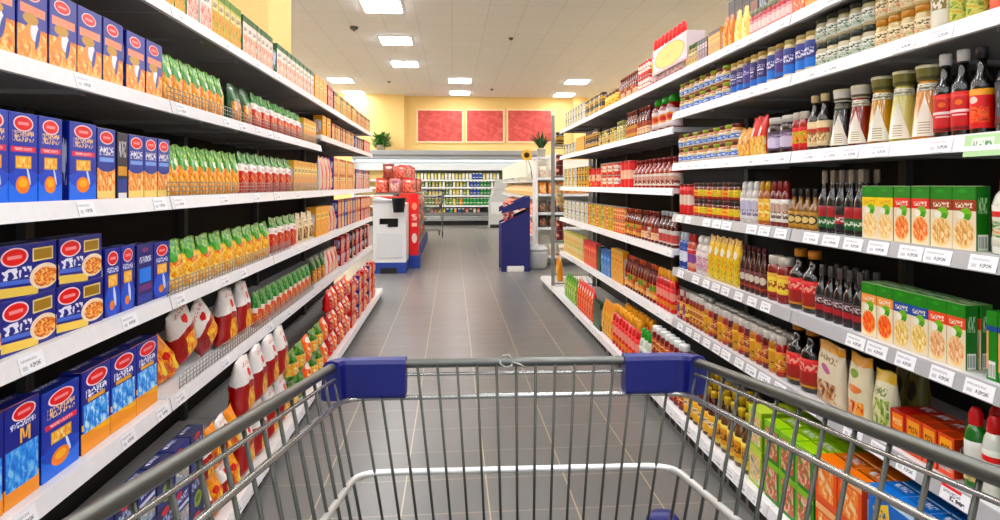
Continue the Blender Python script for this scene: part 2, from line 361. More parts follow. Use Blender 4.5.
bag('green_pouch', 'green-capped pouch, orange foot', .06, .05, .16, ('#efe6d6', [('n', .5, .2, .5, .2, ['#b8431c', '#e0762c', '#f0c08a'], 9), ('n', .5, .78, .5, .24, ['#0f5f26', '#258a3a', '#7fbf7a'], 8), ('r', .5, .46, .3, .06, '#d8452c')]), '#2a7a34', name='soup_pouch', cat='pouch', gusset=.1, seed=6)
bag('white_pouch', 'cream pouch with brown jars printed', .085, .05, .17, ('#eee0bf', [('n', .5, .3, .4, .2, ['#3a2314', '#a8743a', '#f0dca8'], 7), ('n', .5, .85, .4, .1, ['#2f7a34', '#efe8d0', '#c33a2a'], 8), ('t', .5, .65, .34, .06, '#8a5a2a', 14)]), '#d9c79a', name='soup_pouch', cat='pouch', gusset=.1, seed=7)
HEART = [('r', .5, .17, .5, .35, '#a8201c'), ('n', .58, .24, .30, .22, ['#e08a1c', '#f4b62c', '#f9e27a'], 7), ('e', .5, .52, .5, .06, '#a8201c'), ('e', .47, .74, .075, .055, '#d8352c'), ('e', .56, .74, .075, .055, '#d8352c'), ('e', .515, .705, .06, .055, '#d8352c'), ('t', .5, .88, .3, .03, '#d89a96', 16)]
bag('heart_bag', 'white-topped red snack bag', .125, .08, .21, ('#f0ece6', HEART), '#e9e2dc', name='snack_bag', gusset=.12, seed=8, top_seam=.06)
bag('heart_neck_bag', 'white red-footed bag, red heart', .115, .09, .23, ('#f2eee9', HEART), '#e9e2dc', name='snack_bag', gusset=.12, seed=9, top_seam=.03, narrow=.34)
bag('yellow_bag', 'yellow and red snack bag', .125, .08, .19, ('#efb32a', [('n', .5, .35, .45, .3, ['#c82f1c', '#f0a52a', '#f9d860'], 5), ('r', .5, .88, .5, .12, '#e8a022'), ('e', .62, .3, .2, .16, '#f9e07a'), ('e', .3, .62, .2, .1, '#cf2f22')]), '#d98a1f', name='snack_bag', gusset=.12, seed=10)
bag('veg_bag', 'green bag of yellow noodles', .12, .08, .17, ('#e9c65a', [('n', .5, .35, .5, .22, ['#e08a2a', '#f3c860', '#fbeebc'], 8), ('n', .5, .8, .5, .22, ['#0f5a26', '#2d8438', '#a6c860'], 6), ('n', .5, .06, .5, .1, ['#1b6a2a', '#58a244', '#d6d890'], 6)]), '#2a7a36', name='vegetable_bag', gusset=.12, seed=12)
bag('orange_bag', 'orange and cream noodle bag', .12, .08, .16, ('#ef7a33', [('n', .5, .45, .4, .25, ['#e0581f', '#f3a05a', '#fbe9c8'], 6), ('e', .5, .8, .3, .1, '#f4ece0')]), '#dd5a24', name='vegetable_bag', gusset=.12, seed=13)
bag('red_pack', 'red pack with white label', .12, .07, .14, ('#cf2b22', [('n', .5, .45, .36, .2, ['#e8d6c8', '#d8453a', '#8a1a14'], 6), ('r', .5, .8, .36, .06, '#f2e8e2'), ('t', .5, .8, .3, .03, '#b02a24', 18)]), '#a81f1a', name='vegetable_bag', gusset=.15, seed=14)
# --- left far cartons
def small(key, desc, w, d, h, base, cols, band=WH, top='#2b7a34', side=None, tx='#8a2a20', name='food_box', cat='box'):
    carton(key, desc, w, d, h, (base, [('n', .5, .3, .44, .25, cols, 8), ('r', .5, .92, .5, .08, top), ('r', .5, .68, .4, .1, band), ('t', .5, .68, .34, .05, tx, 16)]), side or base, top, name=name, cat=cat)
small('mix_box', 'yellow-green dry mix box', .085, .05, .19, '#d8cf7a', ['#e8743a', '#efc85a', '#6fa23a'], '#efe6c0', '#7a9a34', '#1f6a2a')
small('carrot_box', 'white box with orange carrots', .13, .06, .19, '#eceae4', ['#e9753a', '#f0ebe2', '#d65a2a'], '#f4f2ee', '#e8e6e0', '#2a6a2f')
small('spice_box', 'white-red box with green top', .065, .05, .18, '#efe6da', ['#d0522e', '#f0c9a8', '#f4efe6'], '#f4efe6', '#1f6a2c', '#1f5a28')
small('gold_box', 'bright yellow carton', .11, .07, .19, '#eab93a', ['#f6d878', '#e08a2a', '#f3c14a'], '#f6dc8a', '#e8b436', '#d9a42a')
small('pink_box', 'crimson sachet carton', .07, .05, .17, '#c02b4a', ['#e8a6a0', '#8a1a30', '#f0d8b0'], '#efc7b6', '#a8203c')
small('brown_box', 'brown and cream sachet carton', .07, .05, .15, '#8a5634', ['#e8cf9a', '#a0522a', '#f0e2c0'], '#e9d9b4', '#5a3320', '#402010')
small('tan_box', 'orange-tan noodle carton', .09, .06, .12, '#e0a45c', ['#f0d29a', '#cf7030', '#fae6bc'], '#f2e0b8', '#b8642c', '#4a3aa0')
small('rose_box', 'pink carton with cream band', .11, .07, .13, '#e08a86', ['#f0bcae', '#c9484a', '#f6e2d4'], '#f2dcd2', '#c8504e', '#a02028')
small('crisp_box', 'orange-striped crispbread carton', .07, .05, .15, '#e9c46a', ['#c8482a', '#f2dca0', '#d8632c'], '#f2e2b0', '#dba83c')
small('blue_far_box', 'blue and orange carton', .07, .05, .12, '#3a62b0', ['#e89a4a', '#f0d8a8', '#5a86d0'], '#eae6dc', '#2a4a94')
small('red_far_box', 'red noodle packet', .1, .07, .11, '#d8402c', ['#f2a04a', '#c02a20', '#f6dcae'], '#f0d8b0', '#c03022')
bag('red_bar_bag', 'red and white striped bag', .09, .06, .16, ('#f0e4da', [('r', .28, .5, .14, .5, '#d0342c'), ('r', .72, .5, .12, .5, '#e6a03a'), ('n', .5, .3, .3, .2, ['#c83a2a', '#f0d9b8', '#e88a4a'], 7)]), '#c0302a', name='soup_pouch', cat='pouch', gusset=.1, seed=15)
# --- right shelves
GR = '#168c1e'
def rice(key, desc, band, cols, bandtx='#f6f0e0'):
    carton(key, desc, .078, .045, .16, (GR, [('r', .5, .34, .5, .34, '#efe3cc'), ('r', .5, .70, .5, .085, band), ('t', .5, .70, .36, .04, bandtx, 18), ('e', .58, .57, .26, .09, '#8cc63a'), ('e', .36, .54, .16, .06, '#f3f1e6'), ('e', .66, .52, .13, .05, '#5ea92c'),
        ('e', .5, .26, .46, .23, '#f0d7a4'), ('N', .5, .27, .41, .2, cols, 12), ('e', .44, .92, .2, .03, '#2aa234')]), '#14801c', '#15861d', name='rice_box',
        sides=[('r', .5, .14, .34, .12, '#eef0ea'), *[('r', .22 + q * .045, .14, .012, .09, '#20402a') for q in range(13) if q not in (3, 8)], ('t', .5, .7, .3, .12, '#bfe0b8', 16)])
rice('rice_yellow', 'green rice box, yellow band', '#f2d81c', ['#e8b774', '#f4dba6', '#fbf0d2'], '#d8a81c')
rice('rice_red', 'green rice box, red band', '#e0302a', ['#e0663a', '#ef9a5c', '#f6d3a2'])
rice('rice_brown', 'green rice box, brown band', '#a8521e', ['#cf9a5a', '#e9c48c', '#f6e6c4'])
rice('rice_orange', 'green rice box, peach band', '#f0b070', ['#e8541a', '#f07a2c', '#f7b26a'])
rice('rice_blue', 'green rice box, blue band', '#1f5ba8', ['#d9b45c', '#efd694', '#faf0cc'])
carton('rice_turned', 'green rice box turned edge-on, barcode', .05, .078, .16, (GR, [('r', .5, .16, .32, .12, '#eef0ea'), *[('r', .22 + q * .045, .14, .012, .09, '#20402a') for q in range(13) if q not in (3, 8)], ('r', .12, .45, .1, .3, '#e8b48a'), ('r', .5, .75, .5, .04, '#2a5a9a')]), '#14801c', '#15861d', name='rice_box')
rice('rice_coral', 'green rice box, coral band', '#e9694a', ['#d99a6a', '#efc49a', '#f8e4c8'])
def lab(base, *sh): return (base, list(sh))
def dressing(key, desc, col, dark, cap='#8a8452', neck='#e6e2d2'):
    cap = (cap, [('r', .5, .985, .5, .028, '#e2dfc4'), ('r', .5, .83, .5, .02, '#5e5a38')])
    vessel(key, desc, .068, .205, col, cap, lab(neck, ('t', .5, .5, .2, .3, '#8a8a70', 20)), 'dress', 'dressing_bottle', 'bottle', True, .12,
           [('v', .50, .30, .17, .30, '#f4efe2'), *[('r', .5, .10 + q * .035, .06, .006, '#a89c82') for q in range(5)], ('r', .5, .03, .5, .03, dark)], 'cap')
dressing('dress_mustard', 'mustard-yellow conical dressing bottle', '#c79a1a', '#8a6a14')
dressing('dress_lime', 'pale lime conical dressing bottle', '#cfc884', '#9a9450')
dressing('dress_peach', 'peach conical dressing bottle', '#d9a266', '#a8703a')
dressing('dress_red', 'brick-red conical dressing bottle', '#8e3a28', '#5e2014', '#d9d4c8')
dressing('dress_black', 'black conical dressing bottle', '#22201f', '#141210', '#e4e0d8', '#5a5650')
vessel('beige_bottle', 'slim bottle with beige label', .05, .19, '#2a1a12', '#dcc9a2', lab('#ecd9b6', ('r', .5, .62, .2, .1, '#c2503a'), ('t', .5, .4, .14, .2, '#a8804a', 30)), 'soy', 'sauce_bottle', 'bottle', capname='cap')
vessel('soy_bottle', 'white-capped soy bottle, red label', .068, .225, '#120d0c', '#e9e7e4', lab('#c8201f', ('r', .5, .50, .2, .035, '#f4e4e2'), ('r', .5, .40, .1, .02, '#efd0ce'), ('e', .5, .72, .05, .07, '#e8893a'), ('r', .5, .93, .5, .05, '#e0564a'), ('r', .5, .06, .5, .04, '#8a1614')), 'soy', 'soy_sauce_bottle', 'bottle', capname='cap', seg=20)
vessel('chili_bottle', 'black-capped soy bottle, scarlet label', .068, .215, '#15100f', '#1a1818', lab('#dd2a1c', ('r', .5, .92, .5, .08, '#f0b45a'), ('e', .42, .72, .07, .09, '#f4dcd0'), ('n', .5, .35, .14, .2, ['#e8452a', '#f0863a', '#c01a18'], 12)), 'soy', 'soy_sauce_bottle', 'bottle', capname='cap', seg=20)
vessel('grey_bottle', 'charcoal grey sauce bottle', .08, .20, '#3a3d42', '#26282b', lab('#4a4e54', ('t', .5, .6, .15, .2, '#8a9098', 20), ('r', .5, .12, .2, .08, '#7a3030')), 'squeeze', 'sauce_bottle', 'bottle', capname='cap', seg=20)
vessel('squeeze_red', 'red bottle in small red tray', .055, .17, '#b0241c', '#dcd4c8', lab('#d8382c', ('n', .5, .5, .24, .3, ['#c02a20', '#f0c03a', '#6fa23a'], 7)), 'jar', 'sauce_jar', 'jar')
vessel('white_small', 'small white-labelled spread jar', .062, .09, '#cfc6a8', '#3a4436', lab('#eceae2', ('n', .5, .3, .22, .2, ['#4a7a44', '#e6e6de', '#7aa07a'], 7), ('t', .5, .7, .2, .15, '#5a7a5a', 20)), 'lowjar', 'spread_jar', 'jar')
vessel('gold_small', 'small spread jar, gold lid', .062, .09, '#d2bd8a', '#c9962f', lab('#efe3c6', ('n', .5, .3, .22, .2, ['#d08a6a', '#efe3c6', '#8a9a5a'], 7), ('t', .5, .7, .2, .15, '#7a6a3a', 20)), 'lowjar', 'spread_jar', 'jar', caprough=.3)
vessel('cream_large', 'large cream jar, gold lid', .08, .15, '#e2d8bc', '#c08a2c', lab('#eeeade', ('t', .5, .6, .2, .15, '#9a8a5a', 20)), 'tall', 'spread_jar', 'jar')
vessel('olive_jar', 'olive-green patterned jar', .075, .13, '#c2bc6a', '#b9b83a', lab('#cfd08a', ('n', .5, .5, .3, .4, ['#7a9a3a', '#d8d88a', '#c8a83a'], 7)), 'tall', 'spread_jar', 'jar')
vessel('red_carton_jar', 'salmon-pink labelled jar', .09, .12, '#d8705a', '#d85a48', lab('#e2806a', ('t', .5, .5, .25, .2, '#f6e2da', 14)), 'tall', 'spread_jar', 'jar')
vessel('purple_jar', 'tall purple-blue jar, gold lid', .066, .15, '#d8c9a4', '#c7b06a', lab('#3d3470', ('r', .5, .22, .5, .12, '#2a7ac8'), ('r', .5, .04, .5, .06, '#e6dcc0'), ('r', .45, .62, .12, .025, '#e8e6f0'), ('t', .45, .75, .14, .06, '#cfc8e6', 24), ('t', .45, .48, .12, .05, '#b8b0dc', 24)), 'tall', 'spread_jar', 'jar')
vessel('purple_choc', 'purple jar of chocolate, gold lid', .066, .15, '#5a2416', '#c7b06a', lab('#5a4a8c', ('r', .5, .2, .5, .08, '#3a7ac0'), ('r', .5, .05, .5, .07, '#7a3018'), ('t', .45, .7, .14, .08, '#dcd4ee', 24)), 'tall', 'spread_jar', 'jar')
vessel('blue_jar', 'sky-blue banded jar, gold lid', .075, .15, '#e0d2ae', '#c9b884', lab('#4a5598', ('r', .5, .28, .5, .16, '#2f86d4'), ('r', .5, .06, .5, .07, '#e8dcc0'), ('t', .45, .65, .15, .12, '#eceaf4', 24)), 'tall', 'spread_jar', 'jar')
vessel('lime_top', 'small jar, lime-green lid', .055, .075, '#b8743a', '#a9bf4a', lab('#e2dccb', ('r', .5, .42, .5, .2, '#3f79c4'), ('r', .5, .8, .5, .16, '#dccfa2'), ('t', .5, .42, .3, .1, '#f0f0f4', 14)), 'lowjar', 'spread_jar', 'jar')
vessel('brown_top', 'small blue-labelled jar, brown lid', .055, .075, '#d09a62', '#7a3a22', lab('#ded9d0', ('r', .5, .45, .5, .25, '#4a84cc'), ('t', .5, .45, .3, .12, '#f4f2f0', 14)), 'lowjar', 'spread_jar', 'jar')
vessel('white_top_dark', 'dark chocolate jar, white lid', .085, .155, '#3a1a12', '#e4e0da', lab('#5a4a5e', ('e', .5, .4, .2, .3, '#d8cfe0'), ('t', .5, .75, .2, .1, '#b8a8c0', 18)), 'jar', 'spread_jar', 'jar')
bag('honey_pouch', 'red pouch, white heart and honey', .09, .06, .17, ('#e2562c', [('n', .5, .25, .45, .24, ['#e8a02a', '#f6d060', '#f9efc8'], 7), ('e', .5, .62, .24, .12, '#f2e6dc'), ('r', .5, .92, .5, .06, '#d83a28')]), '#d0462a', name='snack_pouch', cat='pouch', gusset=.12, seed=21)
bag('gold_pouch', 'golden pouch with cream panel', .08, .06, .13, ('#e8b02a', [('n', .5, .4, .4, .3, ['#c8781c', '#f2c03a', '#f9e9b0'], 7)]), '#c98a1f', name='snack_pouch', cat='pouch', gusset=.12, seed=22)
vessel('pesto_jar', 'yellow-labelled relish jar, dark lid', .055, .085, '#7a3a18', '#3a2a1c', lab('#d9c22a', ('n', .5, .6, .4, .3, ['#d8a01c', '#eed83a', '#9ab03a'], 6), ('r', .5, .12, .5, .12, '#b0401c')), 'lowjar', 'relish_jar', 'jar')
vessel('pesto_orange', 'orange-labelled relish jar', .055, .085, '#8a3a18', '#6a2a18', lab('#e08a2a', ('n', .5, .6, .4, .3, ['#d85a1c', '#f0a84a', '#f6d86a'], 6), ('r', .5, .12, .5, .12, '#c0301c')), 'lowjar', 'relish_jar', 'jar')
vessel('red_tin', 'red spice tin', .06, .16, '#c2241f', '#8a1814', lab('#d2332a', ('e', .5, .5, .2, .2, '#e8d8c8')), 'can', 'spice_tin', 'tin')
vessel('white_label_bottle', 'frosted pale bottle with grey emblem', .058, .175, '#cfcac4', '#e6e4e0', lab('#efecea', ('e', .5, .6, .16, .3, '#c9c6d6'), ('t', .5, .3, .2, .15, '#8a84a0', 18)), 'squeeze', 'sauce_bottle', 'bottle', capname='cap')
vessel('amber_bottle', 'amber bottle, yellow paper label', .062, .17, '#b0701c', '#c9a24a', lab('#e6c24a', ('n', .5, .5, .4, .35, ['#e08a1c', '#efd060', '#f6ecc0'], 6)), 'squeeze', 'sauce_bottle', 'bottle', capname='cap')
vessel('sauce_white_label', 'rust-red bottle, white label', .056, .17, '#7e2618', '#8a2a1a', lab('#efece4', ('e', .5, .6, .18, .22, '#c9b0a0'), ('t', .5, .3, .2, .15, '#7a6a64', 18)), 'squeeze', 'sauce_bottle', 'bottle', capname='cap')
vessel('gold_flask', 'squat golden bottle, round emblem', .062, .14, '#9a7028', '#2a2018', lab('#c09a4a', ('e', .5, .5, .16, .3, '#3a2c1c'), ('e', .5, .5, .11, .2, '#e0cc94')), 'dark', 'sauce_bottle', 'bottle', capname='cap')
vessel('foil_green', 'black bottle, foil cap, green-red label', .056, .22, '#160f10', '#9a8f80', lab('#1c1412', ('r', .5, .3, .5, .22, '#1f6a34'), ('r', .5, .75, .12, .22, '#b02a2a'), ('t', .5, .3, .2, .1, '#d8e0d0', 20)), 'dark', 'vinegar_bottle', 'bottle', capname='cap', caprough=.25)
vessel('foil_red', 'black bottle, foil cap, red label', .056, .22, '#160f10', '#8a8078', lab('#1c1214', ('r', .5, .45, .3, .18, '#a8202a'), ('t', .5, .45, .2, .1, '#e8dcd8', 20)), 'dark', 'vinegar_bottle', 'bottle', capname='cap', caprough=.25)
vessel('wine_dark', 'dark vinegar bottle, maroon label', .062, .2, '#140c0d', '#5a5452', lab('#3a1218', ('r', .5, .4, .22, .14, '#b0323a'), ('t', .5, .75, .2, .12, '#c9b8b8', 20)), 'dark', 'vinegar_bottle', 'bottle', capname='cap')
vessel('red_label_dark', 'tall black bottle, broad red label', .072, .235, '#170c0a', '#c98f24', lab('#d8281c', ('r', .5, .28, .5, .26, '#a83a1c'), ('t', .5, .7, .2, .14, '#f0b8a8', 18), ('r', .5, .03, .5, .05, '#e6b03a')), 'soy', 'vinegar_bottle', 'bottle', capname='cap', seg=20)
vessel('blue_mayo', 'blue-white bottle, clear cap', .05, .2, '#3a62a8', '#cfd6de', lab('#2f52a0', ('e', .5, .5, .2, .3, '#e6e8f0')), 'squeeze', 'sauce_bottle', 'bottle', capname='cap')
vessel('pink_mayo', 'pinkish bottle, violet emblem', .055, .19, '#c26a5a', '#b0382c', lab('#e0b4a4', ('e', .5, .5, .2, .25, '#8a5a9a'), ('r', .5, .85, .5, .1, '#c8382c')), 'squeeze', 'sauce_bottle', 'bottle', capname='cap')
vessel('white_mayo', 'white bottle, violet checks', .058, .2, '#e6dcd6', '#efece8', lab('#efe6e2', ('n', .5, .4, .4, .35, ['#9a5aa0', '#efe0e0', '#d04a3a'], 9)), 'squeeze', 'sauce_bottle', 'bottle', capname='cap')
bag('lemon_bag', 'lemon-yellow sauce bag, white oval', .085, .05, .2, ('#e8c81f', [('n', .5, .35, .45, .3, ['#e0a01c', '#f2d82a', '#8fae2e'], 6), ('e', .5, .66, .28, .09, '#eeeade'), ('r', .5, .93, .5, .06, '#d8b01c')]), '#c9a61c', name='sauce_bag', gusset=.1, seed=23)
vessel('brown_bottle', 'slim dark brown sauce bottle', .045, .19, '#4e160e', '#5a1a10', lab('#6a2014', ('e', .5, .6, .12, .2, '#d8cfc2'), ('r', .5, .15, .3, .06, '#b0522a')), 'bottle', 'sauce_bottle', 'bottle', capname='cap')
vessel('mustard_jar', 'red jar, yellow label, cream lid', .07, .165, '#8e2a18', '#d9d2c6', lab('#e0b62a', ('e', .5, .5, .18, .34, '#f0dc7a'), ('r', .5, .08, .5, .08, '#a82a1a'), ('t', .5, .5, .14, .16, '#a85a1c', 20)), 'jar', 'relish_jar', 'jar')
vessel('honey_white', 'white-capped orange honey bottle', .056, .18, '#a04a16', '#e9e6df', lab('#d8a04a', ('n', .5, .5, .4, .35, ['#8a2a14', '#e0a03a', '#f0dcae'], 6)), 'jar', 'relish_jar', 'jar')
vessel('chutney_jar', 'orange chutney jar, white lid', .066, .15, '#a83a10', '#e2dcd4', lab('#df8a2a', ('n', .5, .5, .36, .36, ['#b02a14', '#e8b03a', '#f0e0b4'], 7), ('e', .5, .76, .12, .16, '#e0b83a')), 'jar', 'relish_jar', 'jar')
vessel('chutney_red', 'dark red chutney jar, white lid', .066, .15, '#6e1a0e', '#e2dcd4', lab('#a03a1c', ('n', .5, .5, .36, .36, ['#5a140c', '#c8641f', '#ecd8a8'], 7), ('r', .5, .2, .5, .1, '#d89a3a')), 'jar', 'relish_jar', 'jar')
vessel('chutney_gold', 'golden chutney jar, white lid', .066, .15, '#c48a1a', '#e2dcd4', lab('#e2c04a', ('e', .5, .62, .2, .26, '#d8aa24'), ('n', .5, .2, .4, .16, ['#2a2a20', '#e8c04a', '#b0401c'], 8)), 'jar', 'relish_jar', 'jar')
bag('muesli_bag', 'cream bag, yellow top, plum print', .1, .06, .21, ('#eadfca', [('r', .5, .93, .5, .08, '#e0ac2a'), ('n', .5, .22, .36, .16, ['#6a2a1c', '#c89a6a', '#eadfca'], 7), ('e', .5, .58, .16, .05, '#c07aa0', .3), ('t', .5, .74, .32, .05, '#a89878', 14)]), '#c9a24a', name='cereal_bag', gusset=.1, seed=24, top_seam=.07)
bag('apricot_bag', 'cream bag, yellow top, apricot print', .1, .06, .21, ('#e6ddc4', [('r', .5, .93, .5, .08, '#e0ac2a'), ('n', .45, .18, .4, .14, ['#c8301c', '#efb02a', '#e6ddc4'], 6), ('e', .5, .5, .3, .06, '#e89a6a'), ('e', .4, .72, .2, .06, '#8aa85a')]), '#c9a24a', name='cereal_bag', gusset=.1, seed=25, top_seam=.07)
bag('herb_bag', 'cream bag, yellow top, herb print', .1, .06, .2, ('#e0dcc2', [('r', .5, .92, .5, .09, '#dfc02a'), ('n', .5, .35, .4, .22, ['#5a8a2a', '#c8d08a', '#e8e4cc'], 6), ('t', .5, .68, .3, .06, '#7a8a5a', 14)]), '#c9b24a', name='cereal_bag', gusset=.1, seed=26, top_seam=.07)
bag('olive_bag', 'dark olive bag, black emblem', .1, .06, .19, ('#8a8450', [('e', .5, .5, .3, .18, '#3a3a26'), ('r', .5, .92, .5, .08, '#b0a04a')]), '#5a5434', name='cereal_bag', gusset=.1, seed=27, top_seam=.07)
carton('red_stock', 'small red carton with orange panel', .075, .16, .075, ('#b8261f', [('r', .5, .7, .36, .22, '#ef9a2a'), ('r', .5, .32, .42, .1, '#e8d8d0'), ('e', .4, .12, .25, .08, '#5a8ac0'), ('t', .5, .7, .3, .08, '#fbe4b0', 14)]), '#8e1c18', '#9a2a1c', name='stock_carton')
carton('orange_stock', 'small orange carton, yellow panel', .075, .16, .075, ('#d9642a', [('r', .5, .68, .38, .24, '#f0b43a'), ('n', .5, .28, .4, .16, ['#7aa0c8', '#e8c8b0', '#c83a24'], 7), ('t', .5, .68, .3, .08, '#8a3a1c', 14)]), '#a8401c', '#a84a20', name='stock_carton')
vessel('red_cap_green', 'green bottle standing on red cap', .075, .2, '#157a30', '#d02420', lab('#1d8a38', ('r', .5, .5, .16, .5, '#e9ebe4'), ('n', .5, .2, .12, .2, ['#e07a2a', '#efd0a0', '#2a8a3a'], 7)), 'squeeze', 'sauce_bottle', 'bottle', capname='cap')
vessel('relish_red_green', 'white-green bottle, red cap', .07, .2, '#e4e6dc', '#d02420', lab('#e8e8de', ('r', .5, .78, .5, .07, '#d8302a'), ('n', .5, .42, .4, .2, ['#3a8a34', '#e6e4d0', '#e0a04a'], 7), ('r', .85, .5, .15, .5, '#1f8a34')), 'squeeze', 'sauce_bottle', 'bottle', capname='cap')
vessel('olive_oil', 'brown bottle, yellow label, gold cap', .058, .21, '#5a1f12', '#c9a83a', lab('#e6b92a', ('r', .5, .55, .5, .14, '#efe4c0'), ('t', .5, .55, .2, .08, '#8a5a1c', 20)), 'soy', 'vinegar_bottle', 'bottle', capname='cap')
vessel('olive_oil_gold', 'gold-labelled oil bottle, gold cap', .062, .21, '#6a4a18', '#c9b03a', lab('#e8d47a', ('e', .5, .5, .2, .34, '#d8a41c'), ('t', .5, .5, .14, .14, '#6a4a1c', 20)), 'soy', 'vinegar_bottle', 'bottle', capname='cap')
carton('green_tea_box', 'lime and green box, red flowers', .12, .14, .12, ('#1f8a2c', [('n', .5, .5, .36, .4, ['#e8d8c0', '#d8485a', '#5aa83a'], 5), ('r', .5, .93, .5, .08, '#9ac83a'), ('r', .06, .5, .06, .5, '#8ac03a')]), '#177a24', '#a6c83c', name='tea_box')
carton('yellow_tea_box', 'yellow-green box, cream picture', .12, .14, .12, ('#a8c24a', [('n', .5, .45, .4, .36, ['#d8a05a', '#efe4b8', '#5a90b0'], 5), ('r', .5, .9, .5, .1, '#c9d86a')]), '#8aa83a', '#c2d26a', name='tea_box')
carton('orange_tea_box', 'orange box, cream plate', .12, .14, .13, ('#e0701c', [('n', .5, .5, .36, .32, ['#e8862a', '#f3b06a', '#f6e6c8'], 5), ('r', .5, .93, .5, .07, '#f2c89a')]), '#c85a18', '#e08a3c', name='tea_box')
carton('blue_tea_box', 'bright blue box, yellow banner', .12, .14, .13, ('#1f7ac4', [('r', .6, .6, .36, .16, '#efd06a', -.25), ('e', .4, .3, .3, .16, '#7fc0ea'), ('r', .5, .93, .5, .06, '#cfe4f2'), ('t', .5, .6, .3, .08, '#1a5a9a', 12)]), '#1a66b0', '#2c7ac0', name='tea_box')
# --- far right
vessel('smiley_jar', 'yellow jar with smiling dots', .09, .13, '#e3b93a', '#7a5a1c', lab('#efc83e', ('e', .42, .65, .03, .06, '#3a2a14'), ('e', .58, .65, .03, .06, '#3a2a14'), ('e', .5, .35, .1, .05, '#7a4a1c')), 'lowjar', 'relish_jar', 'jar')
vessel('red_squeeze', 'red bottle, bright red cap', .06, .2, '#c02028', '#e83a30', lab('#dcc6c4', ('e', .5, .6, .2, .24, '#e8c42a')), 'squeeze', 'ketchup_bottle', 'bottle', capname='cap')
vessel('green_cap_ketchup', 'dark red bottle, green cap', .07, .2, '#8a1420', '#3fa02c', lab('#e8dcdc', ('e', .5, .55, .18, .24, '#e09a2a'), ('e', .5, .55, .1, .14, '#c8202a')), 'squeeze', 'ketchup_bottle', 'bottle', capname='cap')
vessel('ketchup_yellow', 'red ketchup bottle, yellow cap', .055, .2, '#cf2a1c', '#efb42a', lab('#d8362a', ('e', .5, .6, .2, .2, '#f0a89a'), ('r', .5, .12, .5, .12, '#e89a2a')), 'squeeze', 'ketchup_bottle', 'bottle', capname='cap')
vessel('curry_bottle', 'brown-orange curry bottle, tan label', .048, .18, '#8a4a1c', '#8a3a1c', lab('#d0a05a', ('r', .5, .5, .5, .2, '#b0622a')), 'bottle', 'sauce_bottle', 'bottle', capname='cap', parts=False)
vessel('green_orange_bottle', 'red bottle, orange-green label', .055, .19, '#7a1c14', '#c8642a', lab('#df8a2a', ('r', .5, .72, .5, .2, '#7a9a3a'), ('r', .5, .2, .5, .12, '#e6c48a')), 'bottle', 'sauce_bottle', 'bottle', capname='cap', parts=False)
vessel('maroon_bottle', 'maroon bottle, cream foot label', .055, .18, '#701a16', '#8a3a24', lab('#a84a2c', ('n', .5, .3, .5, .3, ['#e8b04a', '#efe4cc', '#c03a24'], 6)), 'bottle', 'sauce_bottle', 'bottle', capname='cap', parts=False)
vessel('rust_white', 'rust bottle, tall white label', .055, .16, '#a03a20', '#8a2418', lab('#e6dcd2', ('e', .5, .5, .2, .3, '#d0a89a'), ('t', .5, .3, .2, .2, '#8a4a3a', 16)), 'bottle', 'sauce_bottle', 'bottle', capname='cap', parts=False)
vessel('grey_cap_bottle', 'brown bottle, grey cap, white label', .058, .185, '#5a1c16', '#b8bcc0', lab('#d8d2cc', ('r', .5, .4, .2, .3, '#c0605a')), 'bottle', 'sauce_bottle', 'bottle', capname='cap', parts=False)
vessel('red_big_tin', 'bright red tin', .075, .17, '#d02a1c', '#b82418', lab('#d8321f', ('e', .5, .5, .25, .2, '#f0c8b0')), 'can', 'food_tin', 'tin', parts=False)
vessel('red_low_tin', 'red tin with white oval', .075, .09, '#c8301f', '#b8b4ae', lab('#cf3a24', ('e', .5, .55, .22, .3, '#f0e6dc'), ('t', .5, .5, .2, .1, '#8a2018', 14)), 'can', 'food_tin', 'tin', parts=False)
vessel('yellow_low_tin', 'yellow-green tin', .075, .09, '#d9bc3a', '#a8a49a', lab('#dcc03a', ('n', .5, .5, .5, .36, ['#c06a2a', '#e6cc4a', '#7a9a3a'], 6)), 'can', 'food_tin', 'tin', parts=False)
vessel('orange_low_tin', 'orange-pink tin', .075, .09, '#d9805a', '#a8a49a', lab('#e08a5c', ('n', .5, .5, .5, .36, ['#c03a2a', '#efb080', '#f2dca8'], 6)), 'can', 'food_tin', 'tin', parts=False)
vessel('pale_low_tin', 'pale grey-white tin', .075, .09, '#cfd2d4', '#b0b2b4', lab('#dfe0e0', ('n', .5, .5, .5, .36, ['#8aa0b4', '#efeeea', '#d0c08a'], 6)), 'can', 'food_tin', 'tin', parts=False)
vessel('olive_low_jar', 'pale olive relish jar', .07, .09, '#b8b47a', '#8a8a4a', lab('#d8d4a8', ('n', .5, .5, .5, .36, ['#8a9a4a', '#e0dab0', '#c08a3a'], 6)), 'lowjar', 'relish_jar', 'jar', parts=False)
vessel('brown_low_jar', 'small brown jar, gold label', .065, .085, '#6a4320', '#4a3014', lab('#cda75a', ('r', .5, .3, .5, .15, '#6a4a24')), 'lowjar', 'relish_jar', 'jar', parts=False)
small('blue_tall_box', 'bright blue upright carton', .1, .05, .18, '#2a86c8', ['#5ab0e6', '#1f6ab0', '#cfe4f2'], '#3a9ad8', '#1f6aa8', tx='#d8ecf8')
small('yellow_tall_box', 'amber-yellow upright carton', .1, .05, .2, '#e0a81c', ['#efc23a', '#d08a1c', '#f4dc7a'], '#e8b82a', '#c9a01c', tx='#a86a14')
small('orange_tall_box', 'orange-red upright carton', .1, .05, .18, '#e0562a', ['#f08a4a', '#c8341f', '#f3c89a'], '#e8703a', '#c8401f', tx='#f6d8c0')
small('cream_orange_box', 'cream carton with orange squares', .1, .06, .1, '#e8dca8', ['#f09a3a', '#e8dca8', '#b0c04a'], '#efe8c8', '#c8c86a', tx='#c86a2a')
